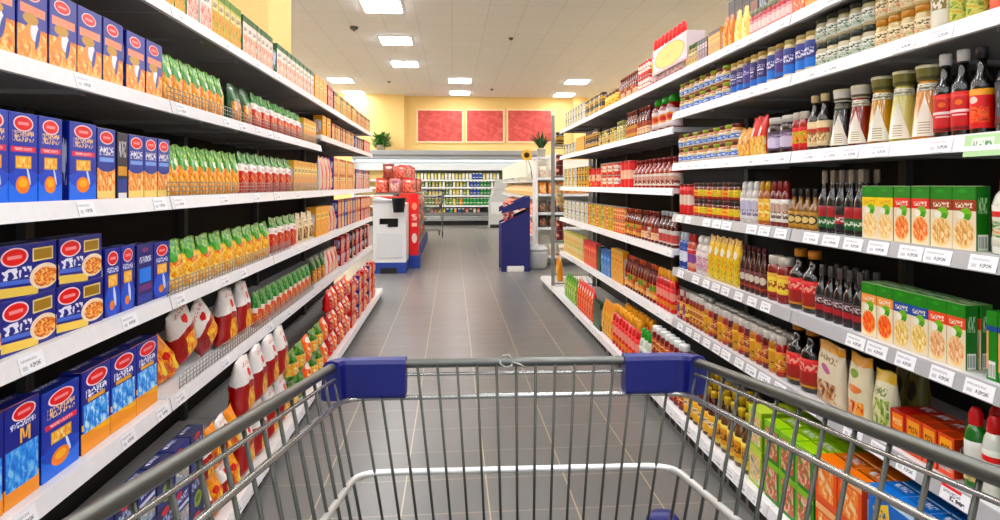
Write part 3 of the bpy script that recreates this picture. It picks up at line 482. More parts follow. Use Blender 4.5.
small('dark_green_box', 'dark green narrow carton', .05, .05, .17, '#1a4a24', ['#2a6a30', '#123a1c', '#5a8a4a'], '#1f5a2a', '#143a1c')
vessel('cap_jar', 'brown jar, broad white lid', .09, .13, '#7a2a16', '#e9e9e6', lab('#b0482a', ('n', .5, .5, .4, .35, ['#7a2414', '#d8863a', '#efd8a8'], 6)), 'jar', 'relish_jar', 'jar')
vessel('green_lid_jar', 'pale bottle, vivid green cap', .07, .15, '#d8dcd0', '#1fa03a', lab('#e6e8e0', ('e', .5, .5, .2, .25, '#6a9ac0')), 'squeeze', 'sauce_bottle', 'bottle', capname='cap')
bag('lime_bag', 'lime-green refill bag', .11, .07, .15, ('#7ab23a', [('n', .5, .4, .4, .3, ['#3a8a2a', '#a8d05a', '#e8eac0'], 6), ('r', .5, .9, .5, .08, '#4a9a34')]), '#5a9a30', name='refill_bag', gusset=.1, seed=31)
bag('amber_refill', 'amber-yellow refill bag', .11, .07, .17, ('#e0a020', [('n', .5, .4, .4, .3, ['#c8701c', '#efc03a', '#f6e08a'], 6)]), '#c88a1c', name='refill_bag', gusset=.1, seed=32)
bag('orange_refill', 'orange-red refill pouch', .1, .06, .17, ('#e0481f', [('n', .5, .4, .4, .3, ['#c02a18', '#f07a3a', '#f4b88a'], 6), ('e', .5, .8, .3, .08, '#f0e0d0')]), '#c83a1c', name='refill_bag', gusset=.1, seed=33)
vessel('tiny_red_jar', 'small rosy jar, pale lid', .05, .1, '#b8303a', '#9aa08a', lab('#e0a0a0', ('e', .5, .5, .2, .3, '#efdcd6')), 'jar', 'spice_jar', 'jar')
vessel('tiny_green_jar', 'small green-topped spice jar', .05, .11, '#9a8a4a', '#5a7a34', lab('#dccfa0', ('n', .5, .5, .4, .3, ['#c8642a', '#e6d8a8', '#6a8a3a'], 6)), 'jar', 'spice_jar', 'jar')
bag('flame_bag', 'orange flame-shaped pouch', .075, .04, .15, ('#e88a1c', [('n', .5, .45, .4, .4, ['#d8641c', '#f4b23a', '#f9dc7a'], 5)]), '#c8701c', name='snack_pouch', cat='pouch', gusset=.1, seed=34, narrow=.6)
bag('banana_bag', 'pale yellow pointed pouch', .08, .04, .16, ('#efdc8a', [('n', .5, .45, .4, .4, ['#e0c05a', '#f4e6a8', '#f9f2cc'], 5)]), '#d8c06a', name='snack_pouch', cat='pouch', gusset=.1, seed=35, narrow=.7)
small('carton_dark', 'dark carton, white stripe', .05, .05, .13, '#3a2430', ['#c8a0a8', '#4a2a3a', '#8a4a3a'], '#d8c8c8', '#2a1a20')
small('choc_carton', 'chocolate-brown upright carton', .09, .06, .2, '#4a2a1a', ['#a8743a', '#5a3018', '#d8a86a'], '#8a5a34', '#2e1a10')
small('ochre_carton', 'ochre carton, dark pattern', .06, .05, .12, '#d9a82a', ['#6a3a1c', '#efc84a', '#a8641c'], '#e8c45a', '#5a3a1c')
# ------------------------------------------------------------------ the shop itself
CEIL = 4.28; YB = 20.3
floor_m = grid_mat('floor_tiles', '#6e6d6a', .35, .277, .15, 2.66, '#b9ab8c', '#a59a84', .0055, .005, .30, .10, .5, .95, .75)
ceil_m = grid_mat('ceiling_tiles', '#e9e8e8', .62, .62, 0, 0, '#c6bdb2', '#c6bdb2', .012, .012, .9, .02, .2, .55, .55)
yellow = mat('yellow_plaster', '#f0cf86', .85, bump=.1); white_wall = mat('pale_plaster', '#e2d6bd', .85)
struct('floor', MB().box(-8, 8, -6, YB + .3, -.1, 0).mesh('floor', floor_m), 'grey tiled shop floor with tan grout')
struct('ceiling', MB().box(-8, 8, -6, YB + .3, CEIL, CEIL + .1).mesh('ceiling', ceil_m), 'beige panelled shop ceiling')
wb = MB().box(-8, 8, YB, YB + .2, 0, CEIL)
struct('wall_back', wb.mesh('wall_back', yellow), 'yellow rear wall of the shop')
xa = unproj(404, 120, YB - .35)[0]
struct('pillar_rear', MB().box(-8, xa, YB - .35, YB, 0, CEIL).mesh('wall_jog', yellow), 'shallow yellow wall projection at the rear left')
struct('wall_left', MB().box(-8.2, -8, -6, YB + .2, 0, CEIL).mesh('wall_left', yellow), 'yellow left side wall of the shop')
struct('wall_right', MB().box(8, 8.2, -6, YB + .2, 0, CEIL).mesh('wall_right', yellow), 'yellow right side wall of the shop')
struct('wall_front', MB().box(-8, 8, -6.2, -6, 0, .25).box(-8, 8, -6.2, -6, 3.9, CEIL).box(-8, -7.6, -6.2, -6, .25, 3.9).box(7.6, 8, -6.2, -6, .25, 3.9).mesh('wall_front', white_wall), 'pale wall round the added daylight opening behind the viewer')
wf = MB()  # invented open shop front, brings fill daylight in from behind the camera
for q in range(7): wf.box(-7.6 + q * 2.505, -7.53 + q * 2.505, -6.13, -6.06, .25, 3.9)
for q in (.25, 2.6, 3.83): wf.box(-7.6, 7.57, -6.12, -6.07, q, q + .07)
struct('added_window_1', wf.mesh('added_window_frame', mat('added_window_grey', '#6a6c6e', .4, .5)), 'unseen opening with grey mullions behind the viewer, added to let in daylight')
struct('pillar_left', MB().box(-2.35, -1.5, 5.05, 5.75, 0, CEIL).mesh('pillar', yellow), 'yellow square pillar behind the left shelving')
struct('pillar_right', MB().box(4.1, 4.45, YB - .3, YB, 0, CEIL).mesh('pillar_r', yellow), 'narrow yellow pilaster on the rear wall')

# ceiling lamps
lamp_on = mat('lamp_diffuser', '#fbfbff', emit=26.0); lamp_fr = mat('lamp_frame', '#e8e6e2', .5)
def lamp(x, y, label, group):
    t = thing('ceiling_light', label, 'light', (x, y, CEIL), 0, group); s = .33
    m = MB()
    for a in ((-s, s, -s, -s + .03), (-s, s, s - .03, s), (-s, -s + .03, -s + .03, s - .03), (s - .03, s, -s + .03, s - .03)): m.box(*a, -.025, 0)
    obj('frame', m.mesh('lamp_frame', lamp_fr), t)
    bx('diffuser', lamp_on, t, -s + .03, s - .03, -s + .03, s - .03, -.045, -.002)
hc = CEIL - CH
seen = [(382, 5, 'nearest ceiling light in view, at the top edge'), (396, 39.5, 'second nearest ceiling light in view'), (405, 63, 'third ceiling light, just beyond the second'),
        (341, 79.5, 'nearer ceiling light above the far left shelf end'), (354, 92, 'farther ceiling light by the left yellow wall'),
        (460, 80, 'nearer of the two central ceiling lights'), (460, 92, 'farther of the two central ceiling lights'), (577, 81, 'nearer ceiling light above the far right shelves'), (564, 94, 'farther ceiling light by the right yellow wall')]
for px, py, l in seen:
    a = (px - 500) / F; b = (HZ - py) / F; t = hc / b
    lamp((a * CT + ST) * t, (CT - a * ST) * t, 'square ' + l, 'ceiling lights in view')
for i, x in enumerate((-5.0, -3.1, -1.15, .75, 2.6, 4.6)):
    for j, y in enumerate((7.4, 5.1, 2.8, .5, -1.8, -4.0)):
        lamp(x, y, 'square ceiling light above the near aisles, outside the view', 'ceiling lights outside the view')
for i, x in enumerate((-6.9, -5.6, -4.3, 6.0, 7.1)):  # extra unseen lamps, added so bounced light lifts the ceiling
    for j in range(10): lamp(x, 8.2 + j * 1.25 if j else 8.2, 'square fill light added above the unseen neighbouring aisles to brighten the ceiling', 'added fill lights over the unseen neighbouring aisles')
dk = mat('sprinkler_metal', '#5a5652', .5, .4)
for px, py, l in ((354, 27, 'dark round smoke detector left of the nearest light'), (511, 38, 'small smoke detector in the middle of the ceiling'), (389, 81.5, 'small smoke detector near the left far lights'), (492, 89, 'smallest smoke detector right of the central lights')):
    a = (px - 500) / F; b = (HZ - py) / F; t = hc / b; s = 1.0 if px < 360 else .62
    o = thing('smoke_detector', l, 'smoke detector', ((a * CT + ST) * t, (CT - a * ST) * t, CEIL), 0, 'smoke detectors')
    obj('housing', MB().lathe([(0, -.06 * s), (.05 * s, -.055 * s), (.075 * s, -.03 * s), (.085 * s, 0), (0, 0)], 16, h=1).mesh('smoke_housing', dk), o)
    obj('sensor_tip', MB().lathe([(0, -.085 * s), (.018 * s, -.08 * s), (.02 * s, -.056 * s), (0, -.056 * s)], 12, h=1).mesh('smoke_tip', dk), o)
# red panels on the rear wall
redp = paint('red_panel', '#c96a66', [('n', .5, .5, .5, .5, ['#c05f5c', '#c96a66', '#d47a74'], 7)], rough=.5); paleframe = mat('panel_frame', '#f2dcae', .6)
for x0, x1, l in ((418, 462, 'left'), (467, 503, 'middle'), (508, 551, 'right')):
    X0, _, Z1 = unproj(x0, 110.5, YB - .02); X1, _, Z0 = unproj(x1, 141.5, YB - .02)
    t = thing('wall_panel', f'plain red {l} panel of the three on the yellow rear wall', 'wall panel', ((X0 + X1) / 2, YB, Z0), 0, 'red wall panels')
    w = (X1 - X0) / 2; h = Z1 - Z0
    bx('panel', redp, t, -w, w, -.03, 0, 0, h); m = MB(); f = .05
    for a in ((-w - f, w + f, -f, 0), (-w - f, w + f, h, h + f), (-w - f, -w, 0, h), (w, w + f, 0, h)): m.box(a[0], a[1], -.05, 0, a[2], a[3])
    obj('frame', m.mesh('panel_frame', paleframe), t)

# ------------------------------------------------------------------ shelving
shelf_w = mat('shelf_white', '#e4e3e2', .45); rail_w = mat('rail_white', '#e9e8e8', .35); rail_g = mat('rail_grey', '#aeaeb0', .35)
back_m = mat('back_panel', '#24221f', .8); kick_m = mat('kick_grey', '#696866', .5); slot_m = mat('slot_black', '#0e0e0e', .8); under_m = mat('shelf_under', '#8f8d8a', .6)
post_m = mat('upright_grey', '#55534f', .5, .3); fence_m = mat('fence_wire', '#9a9a94', .35, .8)
tag_m = paint('price_tag', '#f4f4f5', [('t', .4, .72, .32, .08, '#b4b4ba', 40), ('t', .62, .36, .22, .14, '#85858c', 26), ('r', .2, .3, .1, .12, '#d2d2d6')], rough=.4)
tag_g = paint('price_tag_green', '#c2e0b4', [('r', .5, .55, .3, .3, '#e6efe2'), ('t', .5, .55, .25, .14, '#7a9a7a', 14)], rough=.4)
tag_r = paint('price_tag_red', '#f4f4f5', [('r', .35, .9, .35, .1, '#d8262c'), ('t', .4, .6, .3, .1, '#8a8a90', 22), ('t', .6, .3, .26, .16, '#55555c', 14)], rough=.4)
XL, XR, XBL, XBR = .92, 1.25, .80, 1.16
DEPTH = .46
LZ = dict(a=1.89, b=1.575, c=1.26, d=.932, e=.60, f=.107); LZF = dict(LZ, b=1.655)
RZ = dict(a=1.93, b=1.706, c=1.421, d=1.135, e=.834, f=.544, g=.117); RZF = dict(a=1.93, b=1.63, c=1.28, d=.929, f=.544, g=.117)
LN = dict(a='top', b='second', c='third', d='fourth', e='fifth', f='bottom'); RN = dict(a='top', b='second', c='third', d='fourth', e='fifth', f='sixth', g='bottom'); RNF = dict(a='top', b='second', c='third', d='fourth', f='fifth', g='bottom')
rail_poly = lambda X, s, z, o=0: [(s * (X - .010 - o), z - .040), (s * (X - o), z + .003), (s * (X + .006), z + .003), (s * (X + .006), z - .040)]
def pr(X, s, z, o): return s * (X - o), z
def bay(side, y0, y1, zs, label, grey=(), tags={}, fences={}, skip=()):
    s = -1 if side == 'L' else 1; X = XL if s < 0 else XR; XB = XBL if s < 0 else XBR
    t = thing('shelving_bay', label, 'shelving', (s * X, (y0 + y1) / 2, 0), 0, ('left' if s < 0 else 'right') + ' shelving bays')
    ox, oy = s * X, (y0 + y1) / 2
    def part(n, mb, m, par=t):
        mb.v = [(x - ox, y - oy, z) for x, y, z in mb.v]; return obj(n, mb.mesh(n, m), par)
    xb = s * (X + DEPTH); a, b = sorted((xb, xb + s * .04)); top = max(zs.values()) + .02
    part('back_panel', MB().box(a, b, y0 + .002, y1 - .002, .09, top + .12), back_m)
    for yy in (y0, y1):
        a, b = sorted((xb - s * .03, xb)); part('upright', MB().box(a, b, yy + (.001 if yy == y0 else -.02), yy + (.02 if yy == y0 else -.001), .10, top + .13), post_m)
    zb = min(zs.values())
    m = MB(); a, b = sorted((s * (XB + .014), xb)); m.box(a, b, y0 + .001, y1 - .001, 0, zb - .03, 0)
    y = y0 + .03
    while y < y1 - .07:
        a, b = sorted((s * (XB + .012), s * (XB + .015))); m.box(a, b, y, y + .058, .022, .066, 1); y += .085
    part('kick_base', m, [kick_m, slot_m])
    for k, z in zs.items():
        if k in skip: continue
        base = z == zb; Xk = XB if base else X
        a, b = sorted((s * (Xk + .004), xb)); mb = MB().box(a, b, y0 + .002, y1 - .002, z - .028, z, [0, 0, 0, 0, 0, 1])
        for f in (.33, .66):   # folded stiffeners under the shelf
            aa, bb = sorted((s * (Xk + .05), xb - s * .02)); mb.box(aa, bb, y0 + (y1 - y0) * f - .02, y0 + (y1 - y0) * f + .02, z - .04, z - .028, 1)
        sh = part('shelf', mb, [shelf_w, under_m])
        part('price_rail', MB().prism(rail_poly(Xk, s, z), 1, y0 + .004, y1 - .004), rail_g if k in grey else rail_w, sh)
        for spec in tags.get(k, ()):
            yc, w, m_ = spec
            hh = .052 if m_ is tag_g else .036
            p = [(s * (Xk - .0115), z - .037 - (hh - .036)), (s * (Xk - .0105), z - .037 - (hh - .036)), (s * (Xk - .0015), z - .001), (s * (Xk - .0025), z - .001)]
            mb = MB(); n = 0
            ya, yb_ = (yc + w / 2, yc - w / 2) if s > 0 else (yc - w / 2, yc + w / 2)
            mb.v = [(p[0][0], ya, p[0][1]), (p[0][0], yb_, p[0][1]), (p[3][0], yb_, p[3][1]), (p[3][0], ya, p[3][1]), (p[1][0], ya, p[1][1]), (p[1][0], yb_, p[1][1]), (p[2][0], yb_, p[2][1]), (p[2][0], ya, p[2][1])]
            q = [(0, 0), (1, 0), (1, 1), (0, 1)]
            for f in ((0, 1, 2, 3), (5, 4, 7, 6), (4, 0, 3, 7), (1, 5, 6, 2), (3, 2, 6, 7), (4, 5, 1, 0)): mb.face(list(f), 0, q)
            part('price_tag', mb, m_, sh)
        if k in fences:
            f0, f1 = fences[k]; f0 = max(f0, y0 + .01); f1 = min(f1, y1 - .01)
            if f1 > f0:
                mb = MB(); xx = s * (Xk + .012)
                for q in range(4): mb.tube([(xx, f0, z + .004 + q * .015), (xx, f1, z + .004 + q * .015)], .0016, 5)
                y = f0
                while y <= f1: mb.tube([(xx, y, z), (xx, y, z + .05)], .0013, 5); y += .028
                part('wire_fence', mb, fence_m, sh)
    return t
def mktags(y0, y1, step, w, r, p=.75, m_=None):
    o = []; y = y0 + .07
    while y < y1 - .06:
        if r.random() < p: o.append((y + r.uniform(-.012, .012), w * r.uniform(.9, 1.15), m_ or tag_m))
        y += step
    return o
LB = [.905, 2.04, 3.175, 4.31, 5.66, 7.02]; RB = [.92, 2.12, 3.316, 4.475, 5.68, 6.89]
yl = lambda px: yat(px, -XL); yr = lambda px: yat(px, XR)
rr = random.Random(5)
LFN = ['nearest', 'second', 'third', 'fourth', 'last']
for i in range(5):
    y0, y1 = LB[i], LB[i + 1]; far = i >= 3
    tg = {k: mktags(y0, y1, .2, .075, rr, .5) for k in LZ} if i < 3 else {}
    fen = {'b': (yl(167), yl(320)), 'c': (yl(171), yl(320)), 'd': (yl(171), yl(293)), 'e': (yl(183), yl(316))}
    bay('L', y0, y1, LZF if far else LZ, f'{LFN[i]} white bay of the left shelving, counted along the aisle', (), tg, {} if far else fen)
for i in range(5):
    y0, y1 = RB[i], RB[i + 1]; near = i < 2; zs = RZ if near else RZF
    tg = {}
    if i < 4:
        for k in zs: tg[k] = mktags(y0, y1, .112 if near else .16, .078 if near else .07, rr, .85 if near else .6)
    if i == 0:
        tg['c'] = [q for q in tg['c'] if q[0] > yr(952)] + [(yr(985), .10, tag_g)]
        tg['f'] = [q for q in tg['f'] if abs(q[0] - yr(957)) > .07] + [(yr(957), .085, tag_r)]
    if i == 2: tg['c'] = tg['c'][:2]
    bay('R', y0, y1, zs, f'{LFN[i]} white bay of the right shelving, counted along the aisle', ('d', 'e', 'f') if near else (), tg)

# ------------------------------------------------------------------ goods on the shelves
QUEUE = []
PL = dict(box='boxes', pouch='pouches')
def R(side, shelf, px0, px1, keys, h=None, n=None, rows=1, tiers=1, back=.03, lean=0.0, jit=1.0, fill=.965, far=False, dx=0.0, rowgap=.006, wmax=1.35, upper=None):
    """goods standing side by side between two image columns, nearest first"""
    s = -1 if side == 'L' else 1
    zs = (LZF if far else LZ) if s < 0 else (RZF if far else RZ); z = zs[shelf]
    Xl = (XBL if shelf == 'f' else XL) if s < 0 else (XBR if shelf == 'g' else XR)
    ya, yb = sorted((yat(px0, s * (Xl + back)), yat(px1, s * (Xl + back))))
    if isinstance(keys, str): keys = [keys]
    p0 = P[keys[0]]; hh = h or p0['h']
    if n is None: n = max(1, round((yb - ya) / (p0['w'] * hh / p0['h'])))
    pitch = (yb - ya) / n
    nm = (LN if s < 0 else (RNF if far else RN))[shelf] + (' left shelf' if s < 0 else (' right shelf, far bays' if far else ' right shelf'))
    for t in range(tiers):
        for r in range(rows):
            for i in range(n):
                if upper and t and i not in upper: continue
                k = keys[(i + (r if len(keys) > 1 and tiers == 1 else 0)) % len(keys)]; p = P[k]
                w = min(pitch * fill, p['w'] * wmax * hh / p['h']); sx = w / p['w']; round_ = p['cat'] in ('bottle', 'jar', 'tin')
                sy = sx if round_ else min(1.0, max(.7, sx)) if p['cat'] == 'box' else 1.0
                d = p['d'] * sy
                QUEUE.append(dict(key=k, s=s, x=s * (Xl + back + dx + d / 2 + r * (d + rowgap)), y=ya + (i + .5) * pitch, z=z + t * (hh * (1.03 if p['cat'] in ('bag', 'pouch') else 1.003)) + (abs(math.sin(lean)) * 1.3 * w * .52 if lean else 0), sx=sx, sy=sy, sz=hh / p['h'],
                                  rz=random.gauss(0, .02) * jit + (.42 + random.gauss(0, .12) if round_ and s > 0 else 0), lean=lean * random.uniform(.6, 1.3), nm=nm, tier=t, tiers=tiers, row=r, rows=rows))
def flush():
    cnt = {}; first = {}
    tot = {}
    for q in QUEUE:
        q['k'] = (P[q['key']]['desc'], q['nm'], q['tier'], q['row']); tot[q['k']] = tot.get(q['k'], 0) + 1
    for q in sorted(QUEUE, key=lambda q: q['y']):
        p = P[q['key']]; i = cnt.get(q['k'], 0); cnt[q['k']] = i + 1
        lb = p['desc'] + (', only one' if tot[q['k']] == 1 else f', {ordinal(i)} from the near end')
        if q['tiers'] > 1: lb += ', ' + (['lower', 'upper'] if q['tiers'] == 2 else ['lowest', 'middle', 'topmost'])[q['tier']] + ' tier'
        if q['row']: lb += ', ' + ('second row' if q['row'] == 1 else 'third row')
        lb += ', ' + q['nm']
        w = lb.split()
        if len(w) > 16: lb = lb.replace(' from the near end', ' along')
        grp = PL.get(p['cat'], p['cat'] + 's') + ' on the ' + q['nm'].replace(',', ' of the')
        parts = p['parts']
        if parts[0][0] is None: o = bpy.data.objects.new(p['name'], parts[0][1]); COL.objects.link(o)
        elif q['key'] in first:
            src = first[q['key']]; o = src.copy(); COL.objects.link(o)
            for c in src['_parts_'] if False else KIDS[src.name]:
                c2 = c.copy(); c2.parent = o; COL.objects.link(c2)
        else:
            o = bpy.data.objects.new(p['name'], None); COL.objects.link(o); o.empty_display_size = .02
            KIDS[o.name] = [obj(pn, me, o) for pn, me in parts]; first[q['key']] = o
        o.location = (q['x'], q['y'], q['z'] + .0005); o.scale = (q['sx'], q['sy'], q['sz'])
        o.rotation_euler = (0, q['lean'], (PI / 2 if q['s'] < 0 else -PI / 2) + q['rz'])
        tag(o, lb, p['cat'], grp)
KIDS = {}
# left, nearest first -- a top, f bottom
R('L', 'a', 60, 186, 'mix_box', .19, 8)
R('L', 'a', 186, 212, 'carrot_box', .19, 2)
R('L', 'a', 212, 241, 'mix_box', .195, 5)
R('L', 'a', 243, 273, 'spice_box', .19, 7)
R('L', 'a', 277, 314, ['spice_box'], .185, 9)
R('L', 'a', 315, 327, 'gold_box', .185, 3)
R('L', 'a', 328, 333, 'pink_box', .18, 2, far=True)
R('L', 'a', 334, 356, ['brown_box', 'mix_box', 'crisp_box'], .17, 12, far=True)
R('L', 'a', 356, 370, ['brown_box', 'pink_box', 'mix_box'], .16, 11, far=True)
R('L', 'b', -24, 124, 'egg_box', .185, 5)
R('L', 'b', 126, 163, 'egg_box', .18, 2)
R('L', 'b', 165, 226, 'noodle_bag', .17, 7)
R('L', 'b', 233, 255, 'dark_pouch', .17, 2)
R('L', 'b', 255, 303, 'tomato_pouch', .17, 7)
R('L', 'b', 304, 316, 'crisp_box', .16, 5)
R('L', 'b', 322, 331, 'gold_box', .16, 2, far=True)
R('L', 'b', 332, 354, ['tan_box', 'brown_box'], .14, 9, far=True)
R('L', 'b', 355, 363, ['blue_far_box', 'brown_box'], .13, 4, far=True)
R('L', 'b', 364, 370, 'rose_box', .14, 3, far=True)
R('L', 'c', -24, 63, 'spaghetti_box', .2, 3, wmax=1.5)
R('L', 'c', 69, 97, 'spaghetti_box', .2, 1)
R('L', 'c', 97, 116, 'noodle_box', .195, 1)
R('L', 'c', 117, 128, 'dark_box', .19, 1)
R('L', 'c', 129, 170, 'noodle_box', .19, 3)
R('L', 'c', 171, 241, 'noodle_bag', .18, 8)
R('L', 'c', 242, 293, 'tomato_pouch', .19, 7)
R('L', 'c', 294, 317, 'crisp_box', .19, 7)
R('L', 'c', 322, 333, ['red_bar_bag'], .25, 3, far=True)
R('L', 'c', 334, 355, ['tan_box', 'gold_box', 'tan_box'], .13, 8, tiers=2, far=True)
R('L', 'c', 356, 370, ['blue_far_box', 'rose_box', 'brown_box'], .2, 6, far=True)
R('L', 'd', -2, 103, 'lasagne_box', .118, 2, tiers=2)
R('L', 'd', 105, 135, 'fork_box', .19, 2)
R('L', 'd', 136, 154, 'cyan_box', .185, 1)
R('L', 'd', 154, 170, 'fork_box', .18, 1)
R('L', 'd', 171, 238, ['wide_bag'], .175, 5)
R('L', 'd', 238, 272, ['wide_bag'], .175, 4)
R('L', 'd', 273, 298, 'tomato_pouch', .19, 4)
R('L', 'd', 298, 315, 'white_pouch', .19, 3)
R('L', 'd', 316, 329, 'gold_box', .21, 3, far=True)
R('L', 'd', 330, 337, 'red_bar_bag', .2, 2, far=True)
R('L', 'd', 338, 360, ['tan_box', 'tan_box', 'blue_far_box'], .12, 8, tiers=2, far=True)
R('L', 'd', 361, 370, ['rose_box', 'tan_box'], .12, 5, tiers=2, far=True)
R('L', 'e', -40, 40, 'letter_box', .22, 2)
R('L', 'e', 41, 80, 'spaghetti_box', .21, 1, wmax=1.6)
R('L', 'e', 81, 158, 'macaroni_box', .215, 3)
R('L', 'e', 161, 184, 'yellow_bag', .175, 2, lean=-.45, back=.06, fill=.8)
R('L', 'e', 182, 227, 'heart_bag', .215, 2, lean=-.58, back=.045, fill=.76)
R('L', 'e', 226, 256, 'heart_neck_bag', .24, 2, lean=.05)
R('L', 'e', 257, 312, 'green_pouch', .17, 11)
R('L', 'e', 314, 327, 'dark_pouch', .19, 3, far=True)
R('L', 'e', 328, 339, 'red_bar_bag', .19, 3, far=True)
R('L', 'e', 340, 370, ['rose_box', 'rose_box', 'brown_box'], .125, 7, tiers=2, far=True)
R('L', 'f', 20, 204, ['striped_box', 'tomato_box'], .13, 8, tiers=3)
R('L', 'f', 207, 243, ['heart_bag', 'yellow_bag'], .16, 4, tiers=2, lean=-.1, fill=.9)
R('L', 'f', 245, 292, 'heart_neck_bag', .235, 4, tiers=2)
R('L', 'f', 294, 330, ['veg_bag', 'veg_bag', 'orange_bag'], .15, 6, tiers=2)
R('L', 'f', 331, 351, ['red_pack', 'orange_bag'], .15, 6, tiers=3)
R('L', 'f', 352, 376, ['red_far_box', 'orange_bag', 'red_pack', 'tan_box', 'red_pack'], .125, 12, tiers=3, far=True)
# right, near bays
R('R', 'a', 1010, 868, 'orange_tall_box', .14, 6)
R('R', 'a', 866, 792, ['orange_tall_box', 'gold_box'], .13, 5)
R('R', 'a', 790, 748, 'tiny_red_jar', .115, 9)
R('R', 'a', 746, 732, 'banana_bag', .16, 2)
R('R', 'a', 731, 721, 'flame_bag', .16, 2)
R('R', 'a', 720, 708, 'ochre_carton', .13, 4)
R('R', 'a', 707, 697, 'carton_dark', .12, 4)
R('R', 'a', 696, 685, 'tiny_green_jar', .125, 4)
R('R', 'a', 758, 728, 'choc_carton', .33, 4, back=.2)
R('R', 'b', 1012, 980, 'red_carton_jar', .13, 1)
R('R', 'b', 978, 944, 'olive_jar', .13, 2)
R('R', 'b', 943, 925, 'cream_large', .155, 1)
R('R', 'b', 924, 871, 'gold_small', .09, 4, tiers=2)
R('R', 'b', 870, 812, 'white_small', .09, 5, tiers=2)
R('R', 'b', 811, 792, 'blue_jar', .15, 2)
R('R', 'b', 789, 764, ['blue_jar', 'purple_choc'], .152, 3)
R('R', 'b', 762, 728, ['purple_jar', 'purple_jar', 'purple_choc', 'purple_jar'], .152, 5)
R('R', 'b', 726, 678, ['lime_top', 'brown_top'], .08, 9, tiers=2)
R('R', 'c', 1022, 983, 'grey_bottle', .205, 1)
R('R', 'c', 982, 964, 'chili_bottle', .22, 1)
R('R', 'c', 963, 928, 'soy_bottle', .225, 2)
R('R', 'c', 927, 903, 'dress_peach', .21, 1)
R('R', 'c', 902, 881, 'dress_lime', .21, 1)
R('R', 'c', 880, 860, 'dress_mustard', .21, 1)
R('R', 'c', 858, 841, 'dress_red', .20, 1)
R('R', 'c', 840, 824, 'dress_black', .20, 1)
R('R', 'c', 823, 804, 'beige_bottle', .2, 2)
R('R', 'c', 803, 790, 'squeeze_red', .15, 2)
R('R', 'c', 788, 763, 'white_top_dark', .15, 2)
R('R', 'c', 788, 763, 'white_top_dark', .165, 2, back=.14)
R('R', 'c', 762, 748, 'honey_pouch', .17, 2)
R('R', 'c', 747, 736, 'gold_pouch', .13, 2)
R('R', 'c', 735, 677, ['brown_top', 'lime_top', 'brown_top', 'lime_top'], .08, 11, tiers=2)
R('R', 'd', 1014, 982, 'relish_red_green', .195, 1, wmax=1.6)
R('R', 'd', 976, 930, 'rice_brown', .162, 2)
R('R', 'd', 930, 893, 'rice_red', .162, 2)
R('R', 'd', 893, 862, 'rice_yellow', .162, 2)
R('R', 'd', 860, 815, ['foil_green', 'foil_green', 'foil_red'], .215, 5, rows=2)
R('R', 'd', 814, 786, 'gold_flask', .15, 4)
R('R', 'd', 785, 768, 'sauce_white_label', .18, 3)
R('R', 'd', 767, 756, 'amber_bottle', .18, 2)
R('R', 'd', 755, 738, 'white_label_bottle', .18, 3)
R('R', 'd', 737, 692, ['pesto_jar', 'pesto_jar', 'pesto_orange'], .088, 9, tiers=2)
R('R', 'd', 690, 678, 'red_tin', .17, 3)
R('R', 'e', 1010, 986, 'rice_turned', .165, 2)
R('R', 'e', 966, 928, 'rice_coral', .165, 2, rows=2)
R('R', 'e', 928, 893, 'rice_blue', .165, 2, rows=2)
R('R', 'e', 893, 861, 'rice_orange', .165, 2, rows=2)
R('R', 'e', 859, 812, 'wine_dark', .185, 5, rows=2)
R('R', 'e', 811, 784, 'red_label_dark', .225, 2)
R('R', 'e', 783, 764, 'mustard_jar', .18, 2)
R('R', 'e', 763, 738, 'brown_bottle', .2, 5)
R('R', 'e', 737, 706, 'lemon_bag', .215, 5)
R('R', 'e', 705, 694, ['white_mayo'], .2, 2)
R('R', 'e', 693, 686, ['pink_mayo'], .2, 2)
R('R', 'e', 685, 678, 'blue_mayo', .2, 2)
R('R', 'f', 1015, 958, ['red_cap_green', 'relish_red_green'], .2, 3, rows=2, wmax=1.5)
R('R', 'f', 954, 922, 'orange_stock', .105, 2)
R('R', 'f', 922, 890, ['orange_stock', 'red_stock'], .105, 2)
R('R', 'f', 918, 890, 'olive_bag', .18, 2, back=.23)
R('R', 'f', 889, 866, 'herb_bag', .195, 1, wmax=1.5)
R('R', 'f', 865, 842, 'apricot_bag', .21, 1, wmax=1.5)
R('R', 'f', 839, 811, 'muesli_bag', .21, 1, wmax=1.5)
R('R', 'f', 809, 782, 'red_label_dark', .235, 2)
R('R', 'f', 780, 702, ['chutney_jar', 'chutney_gold', 'chutney_red'], .155, 14, rows=2)
R('R', 'f', 701, 688, 'honey_white', .165, 4, rows=2)
R('R', 'f', 687, 676, ['mustard_jar', 'pink_mayo'], .165, 4)
R('R', 'g', 1090, 868, 'blue_tea_box', .165, 7, tiers=2, rows=2, wmax=1.5)
R('R', 'g', 862, 815, 'orange_tea_box', .15, 2, tiers=2, rows=2, wmax=1.5)
R('R', 'g', 813, 764, 'green_tea_box', .145, 3, tiers=2, rows=2, wmax=1.5)
R('R', 'g', 762, 748, 'yellow_tea_box', .15, 1, tiers=2, rows=2, wmax=1.5)
R('R', 'g', 746, 712, 'olive_oil_gold', .24, 5, rows=3)
R('R', 'g', 711, 682, 'olive_oil', .22, 6, rows=3)
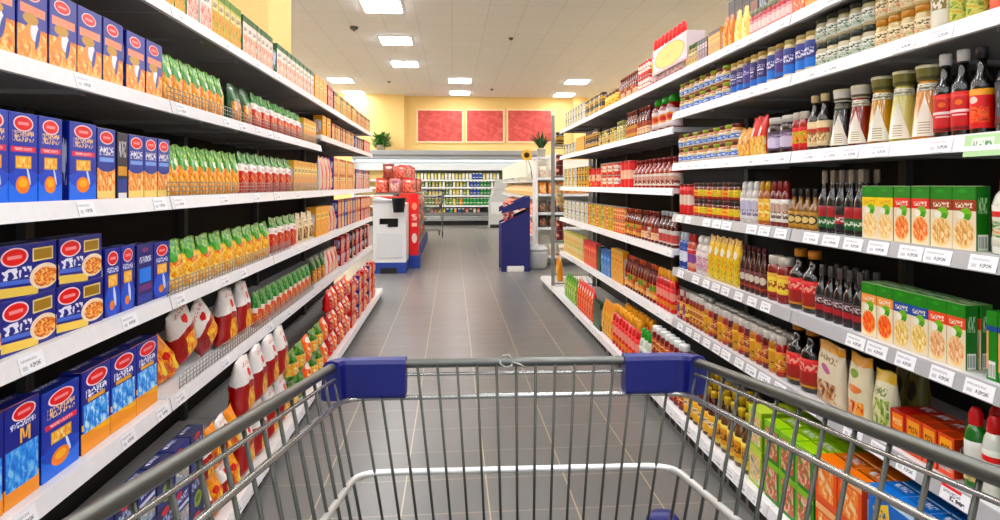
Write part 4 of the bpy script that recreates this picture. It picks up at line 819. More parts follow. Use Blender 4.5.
# right, far bays
R('R', 'a', 681.5, 650.5, 'red_squeeze', .3, 8, far=True, back=.036, jit=.1, fill=.86)
R('R', 'a', 649, 637, 'red_low_tin', .1, 5, tiers=2, far=True)
R('R', 'a', 636, 618, ['maroon_bottle', 'maroon_bottle', 'curry_bottle'], .18, 9, far=True)
R('R', 'a', 616, 604, 'smiley_jar', .13, 4, far=True)
R('R', 'a', 602, 584, ['brown_low_jar', 'brown_low_jar', 'olive_low_jar'], .085, 12, tiers=2, far=True)
R('R', 'a', 583, 564, ['pale_low_tin', 'olive_low_jar'], .09, 15, tiers=2, far=True)
R('R', 'b', 670, 649, 'green_cap_ketchup', .215, 3, far=True)
R('R', 'b', 647, 636, 'maroon_bottle', .2, 4, far=True)
R('R', 'b', 635, 625, 'curry_bottle', .2, 5, far=True)
R('R', 'b', 623, 616, 'olive_low_jar', .16, 3, far=True)
R('R', 'b', 615, 598, ['olive_low_jar', 'yellow_low_tin', 'olive_low_jar', 'brown_low_jar'], .13, 9, far=True)
R('R', 'b', 597, 585, ['brown_low_jar'], .085, 9, tiers=2, far=True)
R('R', 'b', 584, 576, 'gold_box', .15, 4, far=True)
R('R', 'b', 575, 563, ['pale_low_tin', 'olive_low_jar'], .12, 8, far=True)
R('R', 'c', 672, 632, ['rust_white'], .19, 9, far=True)
R('R', 'c', 630, 619, 'red_big_tin', .2, 3, far=True)
R('R', 'c', 617, 600, ['red_low_tin', 'red_low_tin', 'orange_low_tin'], .1, 9, tiers=2, far=True)
R('R', 'c', 599, 588, ['red_big_tin', 'red_big_tin', 'curry_bottle'], .17, 7, far=True)
R('R', 'c', 587, 576, ['yellow_low_tin', 'brown_low_jar'], .1, 8, tiers=2, far=True)
R('R', 'c', 575, 563, ['pale_low_tin', 'olive_low_jar', 'yellow_low_tin'], .1, 10, tiers=2, far=True)
R('R', 'd', 673, 657, 'grey_cap_bottle', .21, 4, far=True)
R('R', 'd', 656, 640, ['maroon_bottle', 'maroon_bottle', 'rust_white'], .2, 5, far=True)
R('R', 'd', 639, 624, ['curry_bottle', 'curry_bottle', 'green_orange_bottle'], .2, 7, far=True)
R('R', 'd', 623, 612, ['orange_low_tin'], .1, 5, tiers=2, far=True)
R('R', 'd', 611, 587, ['yellow_low_tin', 'yellow_low_tin', 'orange_low_tin', 'yellow_low_tin', 'olive_low_jar'], .1, 13, tiers=2, far=True)
R('R', 'd', 586, 563, ['pale_low_tin', 'olive_low_jar', 'pale_low_tin'], .1, 17, tiers=2, far=True)
R('R', 'f', 672, 655, 'ketchup_yellow', .24, 5, far=True)
R('R', 'f', 654, 624, ['green_orange_bottle', 'green_orange_bottle', 'maroon_bottle', 'curry_bottle'], .24, 11, far=True)
R('R', 'f', 623, 611, 'yellow_tall_box', .25, 3, far=True)
R('R', 'f', 610, 601, 'blue_tall_box', .21, 3, far=True)
R('R', 'f', 600, 597, 'dark_green_box', .22, 2, far=True)
R('R', 'f', 596, 584, 'orange_tall_box', .23, 5, far=True)
R('R', 'f', 583, 564, 'cream_orange_box', .12, 9, tiers=2, far=True)
R('R', 'g', 681, 650, 'cap_jar', .17, 7, tiers=2, far=True)
R('R', 'g', 648, 638, 'green_lid_jar', .27, 3, far=True)
R('R', 'g', 637, 611, 'ketchup_yellow', .3, 8, rows=2, far=True)
R('R', 'g', 611, 601, 'amber_refill', .28, 4, far=True)
R('R', 'g', 600, 593, 'dark_green_box', .22, 5, far=True)
R('R', 'g', 592, 576, 'orange_refill', .29, 7, far=True)
R('R', 'g', 575, 564, 'lime_bag', .26, 5, far=True)
flush()
# sleeve round the ketchup bottles on the top right shelf
ya, yb = sorted((yr(682), yr(650))); z = RZF['a']; L = yb - ya
sl = paint('sleeve_front', '#e2cfd0', [('e', .5, .5, .44, .44, '#c9a41e'), ('e', .5, .51, .41, .40, '#efce2c'), ('n', .5, .5, .2, .12, ['#d8c23a', '#efce2c', '#a8b83a'], 6), ('r', .5, .04, .5, .04, '#c8a8aa')]); sp_ = mat('sleeve_card', '#dcc8c8', .6)
L += .012; m = MB(); m.box(-L / 2 - .003, L / 2 + .003, -.004, 0, .06, .215, [0, 1, 1, 1, 1, 1])
for q in ((-L / 2 - .003, -L / 2 - .001, 0, .095), (L / 2 + .001, L / 2 + .003, 0, .095), (-L / 2 - .003, L / 2 + .003, .095, .097)): m.box(*q, .06, .215, 1)
o = obj('cardboard_sleeve', m.mesh('sleeve', [sl, sp_], merge=False), None, (XR + .028, (ya + yb) / 2, z)); o.rotation_euler = (0, 0, -PI / 2)
tag(o, 'pale pink sleeve with yellow oval round red bottles on the top right shelf', 'carton sleeve')

# ------------------------------------------------------------------ shopping cart
steel = mat('cart_steel', '#6b6d67', .34, .8); steel_l = mat('cart_bright_wire', '#b4b5b1', .24, .8); steel_d = mat('cart_wire_dark', '#4b4d47', .4, .7); steel_w = mat('cart_white_wire', '#e6e6e2', .3, .6); bluep = mat('cart_blue_plastic', '#030e66', .42, bump=.05); rubber = mat('cart_rubber', '#2c2c2e', .7); dkpl = mat('cart_dark_plastic', '#3a3b3e', .5)
CX = .102
def cart(name, label, group=None):
    t = thing(name, label, 'shopping cart', (CX, .5, 0), 0, group)
    def part(n, mb, m, par=t):
        mb.v = [(x - CX, y - .5, z) for x, y, z in mb.v]; return obj(n, mb.mesh(n, m, merge=False), par)
    YF, YR = .955, .06
    hw = lambda y: .282 + (YF - y) * .055
    zr = lambda y: 1.017 + .13 * (YF - y)
    def side(s, y, d):   # point on a basket side, d metres below the rim, walls lean inwards
        return (CX + s * (hw(y) - d * .21), y - d * .10 * (y - YR) / (YF - YR) + d * .10 * (YF - y) / (YF - YR), zr(y) - d)
    def front(u, d):     # u -1..1 across the front panel
        p = side(1, YF, d); return (CX + u * (p[0] - CX), p[1], p[2])
    def ring(d, rc=.045, rear=False):
        pts = []
        for i in range(13): y = YR + (YF - rc - YR) * i / 12; pts.append(side(-1, y, d))
        a = Vector(side(-1, YF - rc, d)); c = Vector(side(-1, YF, d)); b = c + Vector((rc, 0, 0))
        for i in range(1, 6): q = i / 6; pts.append(tuple(a * (1 - q) ** 2 + c * 2 * q * (1 - q) + b * q * q))
        x1 = side(1, YF, d)[0] - rc
        for i in range(9): pts.append((b.x + (x1 - b.x) * i / 8, c.y, c.z))
        a2 = Vector((x1, c.y, c.z)); c2 = Vector(side(1, YF, d)); b2 = Vector(side(1, YF - rc, d))
        for i in range(1, 6): q = i / 6; pts.append(tuple(a2 * (1 - q) ** 2 + c2 * 2 * q * (1 - q) + b2 * q * q))
        for i in range(13): y = (YF - rc) + (YR - YF + rc) * i / 12; pts.append(side(1, y, d))
        return pts
    DEEP = .40
    part('rim', MB().tube(ring(0), .0072, 12), steel)
    part('rim_wire', MB().tube(ring(.017), .0028, 8), steel_l)
    part('upper_rail', MB().tube(ring(.052), .0042, 8), steel_l)
    part('middle_rail', MB().tube(ring(.164), .0052, 8), steel_w)
    part('lower_rail', MB().tube(ring(.28), .0036, 8), steel)
    part('bottom_rail', MB().tube(ring(DEEP), .005, 8), steel)
    mb = MB(); n = 18
    for i in range(1, n):
        u = -1 + 2 * i / n; a, b = Vector(front(u, .003)), Vector(front(u, DEEP)); mb.tube([a + Vector((0, -.0055, 0)), b + Vector((0, -.0055, 0))], .0022, 6)
    part('front_wires', mb, steel_d)
    for s, nm in ((-1, 'side_wires'), (1, 'side_wires')):
        mb = MB(); y = YF - .03
        while y > YR: mb.tube([side(s, y, .003), side(s, y, DEEP)], .0024, 6); y -= .045
        part(nm, mb, steel_d)
    mb = MB()   # basket floor
    for i in range(1, 15):
        u = -1 + 2 * i / 15; p, q = side(1, YF, DEEP), side(1, YR, DEEP); mb.tube([(CX + u * (q[0] - CX), q[1], q[2]), (CX + u * (p[0] - CX), p[1], p[2])], .0022, 6)
    for i in range(1, 9):
        y = YR + (YF - YR) * i / 9; mb.tube([side(-1, y, DEEP), side(1, y, DEEP)], .003, 6)
    part('floor_wires', mb, steel)
    mb = MB()   # rear flap
    for i in range(0, 20):
        u = -1 + 2 * i / 19; p, q = side(1, YR, 0), side(1, YR, DEEP); mb.tube([(CX + u * (p[0] - CX), p[1], p[2] - .01), (CX + u * (q[0] - CX), q[1], q[2])], .0022, 6)
    for d in (.01, .14, .28, .39): mb.tube([side(-1, YR, d), side(1, YR, d)], .003, 6)
    part('rear_flap', mb, steel)
    for s in (-1, 1):   # blue corner sleeves gripping rim and upper rail
        r0 = .016
        def cap(pts, w):
            m2 = MB(); prev = None
            prof = [(-.013, .003), (-.016, -.045), (-.013, -.050), (.013, -.050), (.016, -.045), (.013, .003), (.0095, .009), (0, .0108), (-.0095, .009)]
            rows = []
            for i, p in enumerate(pts):
                p = Vector(p); a = Vector(pts[max(i - 1, 0)]); b = Vector(pts[min(i + 1, len(pts) - 1)]); d = (b - a).normalized(); nrm = d.cross(Vector((0, 0, 1))).normalized()
                rows.append(len(m2.v)); m2.v += [tuple(p + nrm * o + Vector((0, 0, zz))) for o, zz in prof]
            k = len(prof)
            for a, b in zip(rows, rows[1:]):
                for j in range(k): m2.face([a + j, a + (j + 1) % k, b + (j + 1) % k, b + j], 0, None, False)
            m2.face([rows[0] + j for j in range(k)]); m2.face([rows[-1] + j for j in range(k)][::-1]); return m2
        rc = .03; a = Vector(side(s, YF - rc, 0)); c = Vector(side(s, YF, 0)); b = c - Vector((s * rc, 0, 0))
        pts = [side(s, YF - .034, 0)] + [tuple(a * (1 - q) ** 2 + c * 2 * q * (1 - q) + b * q * q) for q in (0, .2, .4, .6, .8, 1)] + [tuple(c - Vector((s * .108, 0, 0)))]
        part('corner_bumper', cap(pts, .12), bluep)
        fb = Vector(front(s * .93, .236))
        m2 = MB().lathe([(0, -.02), (.022, -.018), (.028, -.006), (.028, .012), (.02, .02), (0, .021)], 16, h=1, cx=0, cy=0); m2.v = [(x * .95 + fb.x + s * .018, y * .7 + fb.y + .012, z2 + fb.z - .026) for x, y, z2 in m2.v]
        if s > 0: part('corner_knob', m2, bluep)
    # chassis
    zc = .16
    for s in (-1, 1):
        p = side(s, YR + .02, DEEP)
        part('chassis_tube', MB().tube([(CX + s * .30, -.02, zr(0) + .02), (CX + s * .30, -.02, .95), (CX + s * .275, .03, .60), (CX + s * .27, .10, .24), (CX + s * .265, .16, zc), (CX + s * .235, .5, zc), (CX + s * .205, .86, zc)], .011, 10), steel)
        part('basket_strut', MB().tube([(CX + s * .27, .09, .30), (CX + s * .24, .30, .50), side(s, .42, DEEP)], .009, 8), steel)
        for y, x in ((.12, .268), (.80, .21)):
            w = part('caster', MB().box(CX + s * x - .018, CX + s * x + .018, y - .03, y + .03, .075, zc - .008), dkpl)
            wl = MB().lathe([(0, -.014), (.045, -.014), (.055, -.008), (.055, .008), (.045, .014), (0, .014)], 18, h=1)
            wl.v = [(CX + s * x + z2, y - .012 + a, .0555 + b) for a, b, z2 in wl.v]; part('wheel', wl, rubber, w)
    part('front_crossbar', MB().tube([(CX - .205, .86, zc), (CX + .205, .86, zc)], .011, 10), steel)
    part('lower_rack', MB().tube([(CX - .255, .25, zc), (CX + .255, .25, zc)], .006, 8).tube([(CX - .235, .5, zc), (CX + .235, .5, zc)], .006, 8), steel)
    part('handle', MB().tube([(CX - .325, -.02, zr(0) + .02), (CX + .325, -.02, zr(0) + .02)], .016, 14), bluep)
    for s in (-1, 1): part('handle_bracket', MB().tube([(CX + s * .315, -.02, zr(0) + .02), (CX + s * (hw(YR) + .002), YR, zr(YR))], .009, 8), dkpl)
    return t
k = cart('shopping_cart', 'grey wire shopping cart with blue corner bumpers in front of the viewer')
k.rotation_euler = (0, 0, -.03); k.location.x -= .0137
clear = mat('clear_scrap', '#9a9a92', .2, coat=.4)
pt_ = unproj(506, 365, .955)
m = MB(); m.tube([(-.009, 0, .006), (-.006, -.002, .011), (.004, -.002, .012), (.010, 0, .004), (.008, -.010, -.004), (-.002, -.011, -.005), (-.010, -.010, 0)], .0016, 8, closed=True).tube([(.009, -.006, .002), (.020, -.009, -.001), (.030, -.010, -.006)], .0016, 6)
tag(obj('plastic_tie', m.mesh('tie', clear), None, (pt_[0], .955, 1.017)), 'clear plastic tie looped over the front rim of the cart', 'tie')

# ------------------------------------------------------------------ end of the right shelving: wire rack
rackm = mat('rack_wire', '#8b8983', .4, .6)
t = thing('end_plinth', 'low white plinth under the wire rack, end of the right shelving', 'plinth', (1.16, 6.92, 0))
bx('deck', shelf_w, t, .0, .62, 0, .82, .09, .117); bx('kick', kick_m, t, .014, .62, 0, .80, 0, .09)
obj('price_rail', MB().prism([(-.012, .077), (0, .077), (0, .12), (-.004, .12)], 1, 0, .82).mesh('plinth_rail', rail_w), t)
t = thing('wire_rack', 'tall grey wire rack standing at the far end of the right shelving', 'rack', (1.455, 7.28, .1185))
t.rotation_euler = (0, 0, -.16)
X0, X1, Y0, Y1 = -.22, .26, -.33, .33
for a in (X0, X1):
    for b in (Y0, Y1): obj('post', MB().box(a - .02, a + .02, b - .02, b + .02, 0, 2.0, 0).mesh('rack_post', rackm), t)
RKZ = (.032, .52, .93, 1.29, 1.66)
for zz in RKZ:
    m = MB()
    for q in range(9): m.tube([(X0 + (X1 - X0) * q / 8, Y0, zz), (X0 + (X1 - X0) * q / 8, Y1, zz)], .004, 5)
    for q in (Y0, Y1): m.tube([(X0, q, zz - .008), (X1, q, zz - .008)], .007, 6)
    for q in (X0, X1): m.tube([(q, Y0, zz - .008), (q, Y1, zz - .008)], .007, 6)
    obj('wire_shelf', m.mesh('rack_shelf', rackm), t)
def loose(key, label, x, y, z, rz=0, h=None, group=None, lean=0, sc=1.0):
    z += .003
    p = P[key]; parts = p['parts']
    if parts[0][0] is None: o = obj(p['name'], parts[0][1])
    else:
        o = obj(p['name'], None)
        for n, me in parts: obj(n, me, o)
    k = (h or p['h']) / p['h']; o.location = (x, y, z); o.scale = (k * sc, k * sc, k); o.rotation_euler = (0, lean, rz)
    return tag(o, label, p['cat'], group)
vessel('dark_tin', 'dark red tin', .085, .12, '#5a1418', '#8a8682', lab('#7a1c20', ('e', .5, .5, .2, .2, '#d8b0a0')), 'can', 'food_tin', 'tin', parts=False)
vessel('cream_tin', 'cream tin', .085, .12, '#d8c9a8', '#a8a49a', lab('#e0d0a8', ('n', .5, .5, .5, .3, ['#c8863a', '#ead8ae', '#a8482a'], 6)), 'can', 'food_tin', 'tin', parts=False)
LEV = ['lowest', 'second', 'third', 'fourth', 'top']
for li, (zz, ks) in enumerate(zip(RKZ, ('amber_refill', 'dark_tin', 'cream_tin', 'dark_tin', 'brown_low_jar'))):
    for j in range(5):
        for u in range(2 if ks in ('dark_tin', 'cream_tin') else 1):
            loose(ks, f"{P[ks]['desc']}, {ORD[j]} from the near end of the wire rack's {LEV[li]} shelf" + (', stacked' if u else ''), 1.455 - .14 * math.cos(.16) + (-.25 + j * .125) * math.sin(.16), 7.28 + .14 * math.sin(.16) + (-.25 + j * .125) * math.cos(.16), zz + .123 + u * .124, -PI / 2, {'amber_refill': .27, 'brown_low_jar': .14}.get(ks, .12), 'goods on the wire rack', 0, (.66 if ks == 'amber_refill' else 1.0) if True else 1.0)

# ------------------------------------------------------------------ blue floor display
navy = mat('navy_card', '#0a1160', .55); navy_d = mat('navy_card_inside', '#1a2488', .6); pal = mat('display_tray', '#d8b8a8', .6); foot = mat('white_foot', '#e6e4de', .6)
x0, _, _ = unproj(501.5, 270, 8.95); x1, _, _ = unproj(530, 270, 8.95); wd = x1 - x0
t = thing('floor_display', 'dark blue cardboard floor display with two sloping trays by the aisle', 'display stand', (x0, 8.95, 0))
zz = lambda py: CH + (HZ - py) / F * 8.98
for b in (0, .5):
    poly = [(0, .06), (wd, .06), (wd, zz(196)), (0, zz(208)), (0, zz(212)), (.30 * wd, zz(211.5)), (wd, zz(209.5) - .002), (wd, zz(209.5) - .03), (0, zz(223))]
    lower = [(0, .0), (.18 * wd, 0), (.18 * wd, .08), (.8 * wd, .08), (.8 * wd, 0), (wd, 0), (wd, zz(210)), (0, zz(223))]
    upper = [(0, zz(213.5)), (0, zz(208)), (wd, zz(196)), (wd, zz(207))]
    obj('side_panel', MB().prism(lower, 1, b, b + .012).mesh('display_side', navy), t); obj('side_panel', MB().prism(upper, 1, b, b + .012).mesh('display_side_up', navy), t)
bx('back_panel', navy, t, wd - .012, wd, .012, .5, .05, zz(196)); bx('front_panel', navy, t, 0, .012, .012, .5, .05, zz(224))
obj('tray', MB().prism([(.012, zz(225)), (wd - .012, zz(214)), (wd - .012, zz(214) - .02), (.012, zz(225) - .02)], 1, .012, .5).mesh('display_tray', pal), t)
obj('tray', MB().prism([(.012, zz(213)), (wd - .012, zz(203)), (wd - .012, zz(203) - .02), (.012, zz(213) - .02)], 1, .012, .5).mesh('display_tray2', pal), t)
bx('foot', foot, t, .2 * wd, .78 * wd, -.01, .4, 0, .085, .004)
bx('fold_line', navy_d, t, .02, wd - .02, -.002, .0, zz(228) - .004, zz(228))
carton('red_choc', 'red chocolate packet', .08, .03, .09, ('#d8342a', [('r', .5, .5, .4, .14, '#f2e6dc'), ('e', .5, .8, .2, .08, '#efb04a')]), '#b0241c', name='chocolate_packet', cat='packet')
for q, (zt, lv) in enumerate(((lambda f: zz(224) + f * (zz(214) - zz(224)) , 'lower'), (lambda f: zz(212) + f * (zz(203) - zz(212)), 'upper'))):
    for i in range(4):
        for j in range(2):
            f = .14 + j * .25; loose('red_choc', f'red packet, {ORD[i]} from the near side, {["front", "back"][j]} row, {lv} blue display tray', x0 + .03 + f * wd * .8, 8.95 + .09 + i * .105, zt(f * .8 + .12) + .006, -PI / 2, .1, 'red packets in the blue display')
# ------------------------------------------------------------------ white machine with blue plinth, left end
whm = mat('machine_white', '#e4e6e8', .35); slot = mat('machine_slot', '#15130f', .6); bl2 = mat('plinth_blue', '#1c3f9c', .5); grn = mat('machine_grey', '#a9acb0', .5)
Ym = 8.9; ax, _, _ = unproj(373, 265, Ym); bxx, _, _ = unproj(406, 265, Ym); w = bxx - ax
zq = lambda py: CH + (HZ - py) / F * (Ym * CT + (-.9) * ST)
t = thing('collection_bin', 'white collection bin with dark slot on blue plinth, end of left shelving', 'collection bin', (ax, Ym, 0))
bx('plinth', bl2, t, .0, w, .0, .55, 0, zq(262.5), .004); bx('plinth_gap', slot, t, .22 * w, .72 * w, -.004, .02, .0, zq(268))
sx0, sx1, sz0, sz1 = .18 * w, .76 * w, zq(227.5), zq(218.5)
m = MB()
for a in ((.0, sx0, zq(262.5), zq(199)), (sx1, w, zq(262.5), zq(205)), (sx0, sx1, zq(262.5), sz0), (sx0, sx1, sz1, zq(200))): m.box(a[0], a[1], 0, .55, a[2], a[3])
obj('body', m.mesh('bin_body', whm, merge=False), t)
obj('slot', MB().box(sx0, sx1, .12, .14, sz0, sz1).mesh('bin_slot', slot), t); bx('slot_step', whm, t, sx0 + .0, sx0 + .42 * (sx1 - sx0), -.002, .12, sz0, sz0 + .04); 
bx('door_panel', mat('machine_panel', '#d7dade', .4), t, .12 * w, .9 * w, -.008, 0, zq(258), zq(233), .004)
bx('lid', grn, t, -.01, .62 * w, -.01, .55, zq(203), zq(200.5)); obj('top_shelf', MB().prism([(0, zq(199)), (w, zq(205)), (w, zq(204)), (0, zq(197.5))], 1, -.005, .56).mesh('bin_top', whm), t)
tx_, tz_ = .80 * w, zq(212)
tub = MB().lathe([(0, 0), (.075, 0), (.1, .20), (.105, .20), (.105, .21), (.09, .21), (.07, .012), (0, .012)], 16, h=1); tub.v = [(x + tx_, y - .125, z + tz_) for x, y, z in tub.v]
k = obj('waste_tub', tub.mesh('tub', mat('tub_black', '#1c1d22', .5)), t); k['label'] = 'small black tub hung on the front'
obj('bracket', MB().box(tx_ - .04, tx_ + .04, -.055, -.002, tz_ + .12, tz_ + .16).mesh('tub_bracket', slot), k)
# red display line behind it
redc = mat('red_card', '#d8341f', .5); cls = [mat('bag_a', '#d8452c', .35), mat('bag_b', '#b8342c', .35), mat('bag_c', '#d8a0a0', .35)]
bag('crisp_red', 'red crisp bag', .22, .1, .26, ('#cf4026', [('n', .5, .45, .5, .42, ['#8a2018', '#d8482c', '#e8a890', '#c03020'], 5), ('e', .5, .78, .2, .07, '#ecd0c8')]), '#a82a1c', name='crisp_bag', seed=41)
bag('crisp_pink', 'pinkish crisp bag', .22, .1, .26, ('#c98a88', [('n', .5, .4, .4, .25, ['#a84a44', '#dcb0aa', '#f0e0d8'], 6), ('e', .5, .75, .28, .1, '#8a4a68')]), '#a86a6a', name='crisp_bag', seed=42)
bag('crisp_brown', 'brownish red crisp bag', .22, .1, .26, ('#8a3a2e', [('n', .5, .45, .5, .42, ['#5a2420', '#8a2a1c', '#c86a4a', '#7a4040'], 5), ('e', .5, .75, .28, .1, '#e8d8d0')]), '#7a2a1c', name='crisp_bag', seed=43)
Yd = 9.76
t = thing('bag_rack', 'long red crisp bag rack on a blue base behind the white bin', 'display rack', (-.93, Yd, 0))
LN_ = 4.4
bx('base', bl2, t, -.32, .36, 0, LN_, 0, .22, .004)
bx('end_panel', redc, t, .08, .37, -.02, .0, .22, 1.17, .003)
bx('end_panel', redc, t, -.32, .08, -.02, .0, .22, 1.12, .003)
bx('spine', mat('rack_spine', '#a8a6a4', .5), t, -.02, .02, 0, LN_, .22, 1.15); bx('top_tray', rackm, t, -.32, .34, 0, LN_, 1.15, 1.17)
RK = (.24, .54, .84)
for zz_ in RK:
    for s in (-1, 1): bx('rack_tray', rackm, t, min(s * .03, s * .34), max(s * .03, s * .34), 0, LN_, zz_ - .02, zz_)
for li, zz_ in enumerate(RK):
    for i in range(16):
        k = ('crisp_red', 'crisp_pink', 'crisp_brown')[(i * 2 + li + i // 3) % 3]
        loose(k, f"{P[k]['desc']}, {ordinal(i)} along the aisle, {['lowest', 'middle', 'upper'][li]} tray of the bag rack", -.93 + .23 + random.uniform(-.005, .01), Yd + .16 + i * .275, zz_ + .004, PI / 2 + random.gauss(0, .03), .262, 'crisp bags on the red rack', 0, 1.0)
for r_ in range(9):
    for i in range(3):
        k = ('crisp_red', 'crisp_brown', 'crisp_red', 'crisp_pink')[(i * 3 + r_) % 4]
        loose(k, f"{P[k]['desc']}, {['left', 'centre', 'right'][i]} of {ORD[r_]} cross row, on top of the bag rack", -.93 - .20 + i * .21 + random.uniform(-.01, .01), Yd + .10 + r_ * .3, 1.172, random.gauss(0, .22), .235, 'crisp bags heaped on top of the red rack')
    for i in range(2):
        k = ('crisp_brown', 'crisp_red', 'crisp_pink')[(i + r_ * 2) % 3]
        loose(k, f"{P[k]['desc']}, {['left', 'right'][i]} of {ORD[r_]} pair, crowning the bag rack's heap", -.93 - .10 + i * .21, Yd + .11 + r_ * .3, 1.41, random.gauss(0, .3), .18 + .06 * random.random(), 'crisp bags heaped on top of the red rack')
t = thing('red_poster_stand', 'upright red advert panel on blue foot beside the bag rack', 'advert panel', (-.60, 9.46, 0))
bx('foot', bl2, t, -.06, .10, 0, .27, 0, .2, .003)
advert = paint('advert', '#dc3a22', [('e', .5, .8, .3, .06, '#f0a08a'), ('r', .5, .5, .3, .03, '#f2c8b8'), ('e', .5, .28, .3, .08, '#f0e0d8'), ('t', .5, .62, .3, .05, '#f6d8cc', 16)])
bx('panel', advert, t, -.055, .08, 0, .02, .2, 1.16, .002)
# far grey trolley beside the rack end
src = [o for o in bpy.data.objects if o.name == 'shopping_cart'][0]
c = src.copy(); COL.objects.link(c); c.location = (-.52, 15.2, 0); c.rotation_euler = (0, 0, .05)
tag(c, 'far grey wire shopping cart left of the aisle, beyond the red bags', 'shopping cart')
for k in list(src.children):
    k2 = k.copy(); COL.objects.link(k2); k2.parent = c
    for g in k.children: g2 = g.copy(); COL.objects.link(g2); g2.parent = k2
# ------------------------------------------------------------------ cooler along the rear wall
cool_g = mat('cooler_grey', '#9a9ea0', .4, .3); cool_w = mat('cooler_white', '#eef4f6', .4); cool_d = mat('cooler_dark', '#6a6d6e', .5); tube_m = mat('cooler_tube', '#eaf8ff', emit=2.6)
Yc = YB - .95; xl_, xr_ = unproj(352, 200, Yc)[0], unproj(545, 200, Yc)[0]
zc_ = lambda py: CH + (HZ - py) / F * Yc
t = thing('dairy_cooler', 'long open wall cooler with white lit shelves against the rear wall', 'cooler', (0, Yc, 0))
bx('back_panel', mat('cooler_back', '#6c726e', .6), t, xl_, xr_, .86, .9, .2, zc_(152)); bx('canopy', cool_g, t, xl_, xr_, -.05, .9, zc_(159.5), zc_(150.5), .02); bx('canopy_trim', cool_d, t, xl_, xr_, -.07, -.05, zc_(156.5), zc_(154.8))
bx('light_tube', tube_m, t, xl_ + .1, xr_ - .1, .1, .16, zc_(159.5) - .06, zc_(159.5) - .02); bx('header_panel', cool_w, t, xl_, xr_, .30, .33, zc_(170), zc_(159.5))
for a in (xl_, xr_ - .05): bx('end_panel', cool_w, t, a, a + .05, 0, .9, .15, zc_(152))
for i in range(3): bx('divider', cool_w, t, xl_ + (i + 1) * (xr_ - xl_) / 4 - .015, xl_ + (i + 1) * (xr_ - xl_) / 4 + .015, .28, .30, zc_(170), zc_(160))
LV = [179.5, 187, 195.2, 205.5]
for py in LV: bx('shelf', cool_w, t, xl_ + .05, xr_ - .05, .15, .86, zc_(py) - .05, zc_(py))
bx('base', cool_g, t, xl_, xr_, -.02, .9, .14, zc_(217), .02); bx('bumper', cool_d, t, xl_, xr_, -.05, -.02, .30, .42); bx('plinth', slot, t, xl_ + .1, xr_ - .1, .1, .9, 0, .14)
bx('well_front', cool_w, t, xl_, xr_, -.02, .02, zc_(217), zc_(215.5))
bot = {}
for k, c_, cp, d_ in (('wt', '#e8e8e0', '#d8d0b0', 'white bottle'), ('yl', '#d8cf8a', '#a8b04a', 'yellow-green bottle'), ('gn', '#1f9a5a', '#e6efe8', 'emerald bottle'), ('bl', '#2a5fb8', '#e8ecf4', 'bright blue carton'), ('gr', '#7f9a5a', '#dcd8c8', 'grey-green tub'), ('pk', '#d8a8a0', '#c83a3a', 'pink pot'), ('or', '#e0a04a', '#efe6d0', 'orange pot'), ('dk', '#3a4a3a', '#d8d8d0', 'dark pot')):
    vessel('cool_' + k, d_, .085, .2, c_, cp, lab(c_, ('r', .5, .4, .5, .07, '#e8e6dc')), 'tall', 'dairy_bottle' if 'pot' not in d_ else 'yogurt_pot', 'bottle' if 'pot' not in d_ else 'pot', parts=False, seg=8)
LVN = ['top', 'second', 'third', 'fourth']
cnt = {}
for li, py in enumerate(LV):
    x = unproj(424 if li == 0 else 418, py, Yc)[0] - .3
    x_end = unproj(500 - li * 3, py, Yc)[0]
    while x < x_end:
        px = VX + x / Yc * F + 0
        if 471 < px < 481 and li < 3: k = 'bl'
        elif px >= 481 and li > 0 and px < 492: k = 'gn'
        elif li == 3: k = random.choice(['gr', 'yl', 'wt', 'gr', 'or']) if px < 462 else 'gn'
        elif li == 0: k = random.choice(['wt', 'wt', 'yl'])
        else: k = random.choice(['gr', 'yl', 'wt', 'gr', 'wt'])
        d_ = P['cool_' + k]['desc']; n = cnt.get((d_, li), 0); cnt[d_, li] = n + 1
        loose('cool_' + k, f'{d_}, {ordinal(n)} of its kind from the left, {LVN[li]} cooler shelf', x, Yc + .22, zc_(py), 0, (.2, .178, .2, .24)[li], 'bottles and tubs on the cooler shelves')
        x += .112
x = unproj(428, 212, Yc)[0]; n = 0
while x < unproj(481, 212, Yc)[0]:
    k = random.choice(['pk', 'or', 'dk', 'gn', 'yl', 'wt', 'bl', 'pk']); d_ = P['cool_' + k]['desc']; n = cnt.get((d_, 9), 0); cnt[d_, 9] = n + 1
    loose('cool_' + k, f'{d_}, {ordinal(n)} of its kind from the left, bottom well of the cooler', x, Yc + .10, zc_(217) + .0, 0, .27, 'pots in the cooler well', 0, .8); x += .125
t = thing('grey_cabinet', 'pale grey slanted cabinet in front of the cooler beside the blue display', 'cabinet', (unproj(496, 215, Yc - .9)[0], Yc - .9, 0))
obj('body', MB().prism([(-.22, 0), (.34, 0), (.34, 1.45), (.0, 1.45), (-.10, 1.05), (-.22, .8)], 1, -.25, .25).mesh('cab_body', mat('cabinet_grey', '#b9bcbc', .5)), t); bx('panel', mat('cabinet_panel', '#d2d5d6', .5), t, -.18, .30, -.262, -.25, .42, .78, .004); bx('plinth', slot, t, -.2, .32, -.255, -.25, 0, .1)

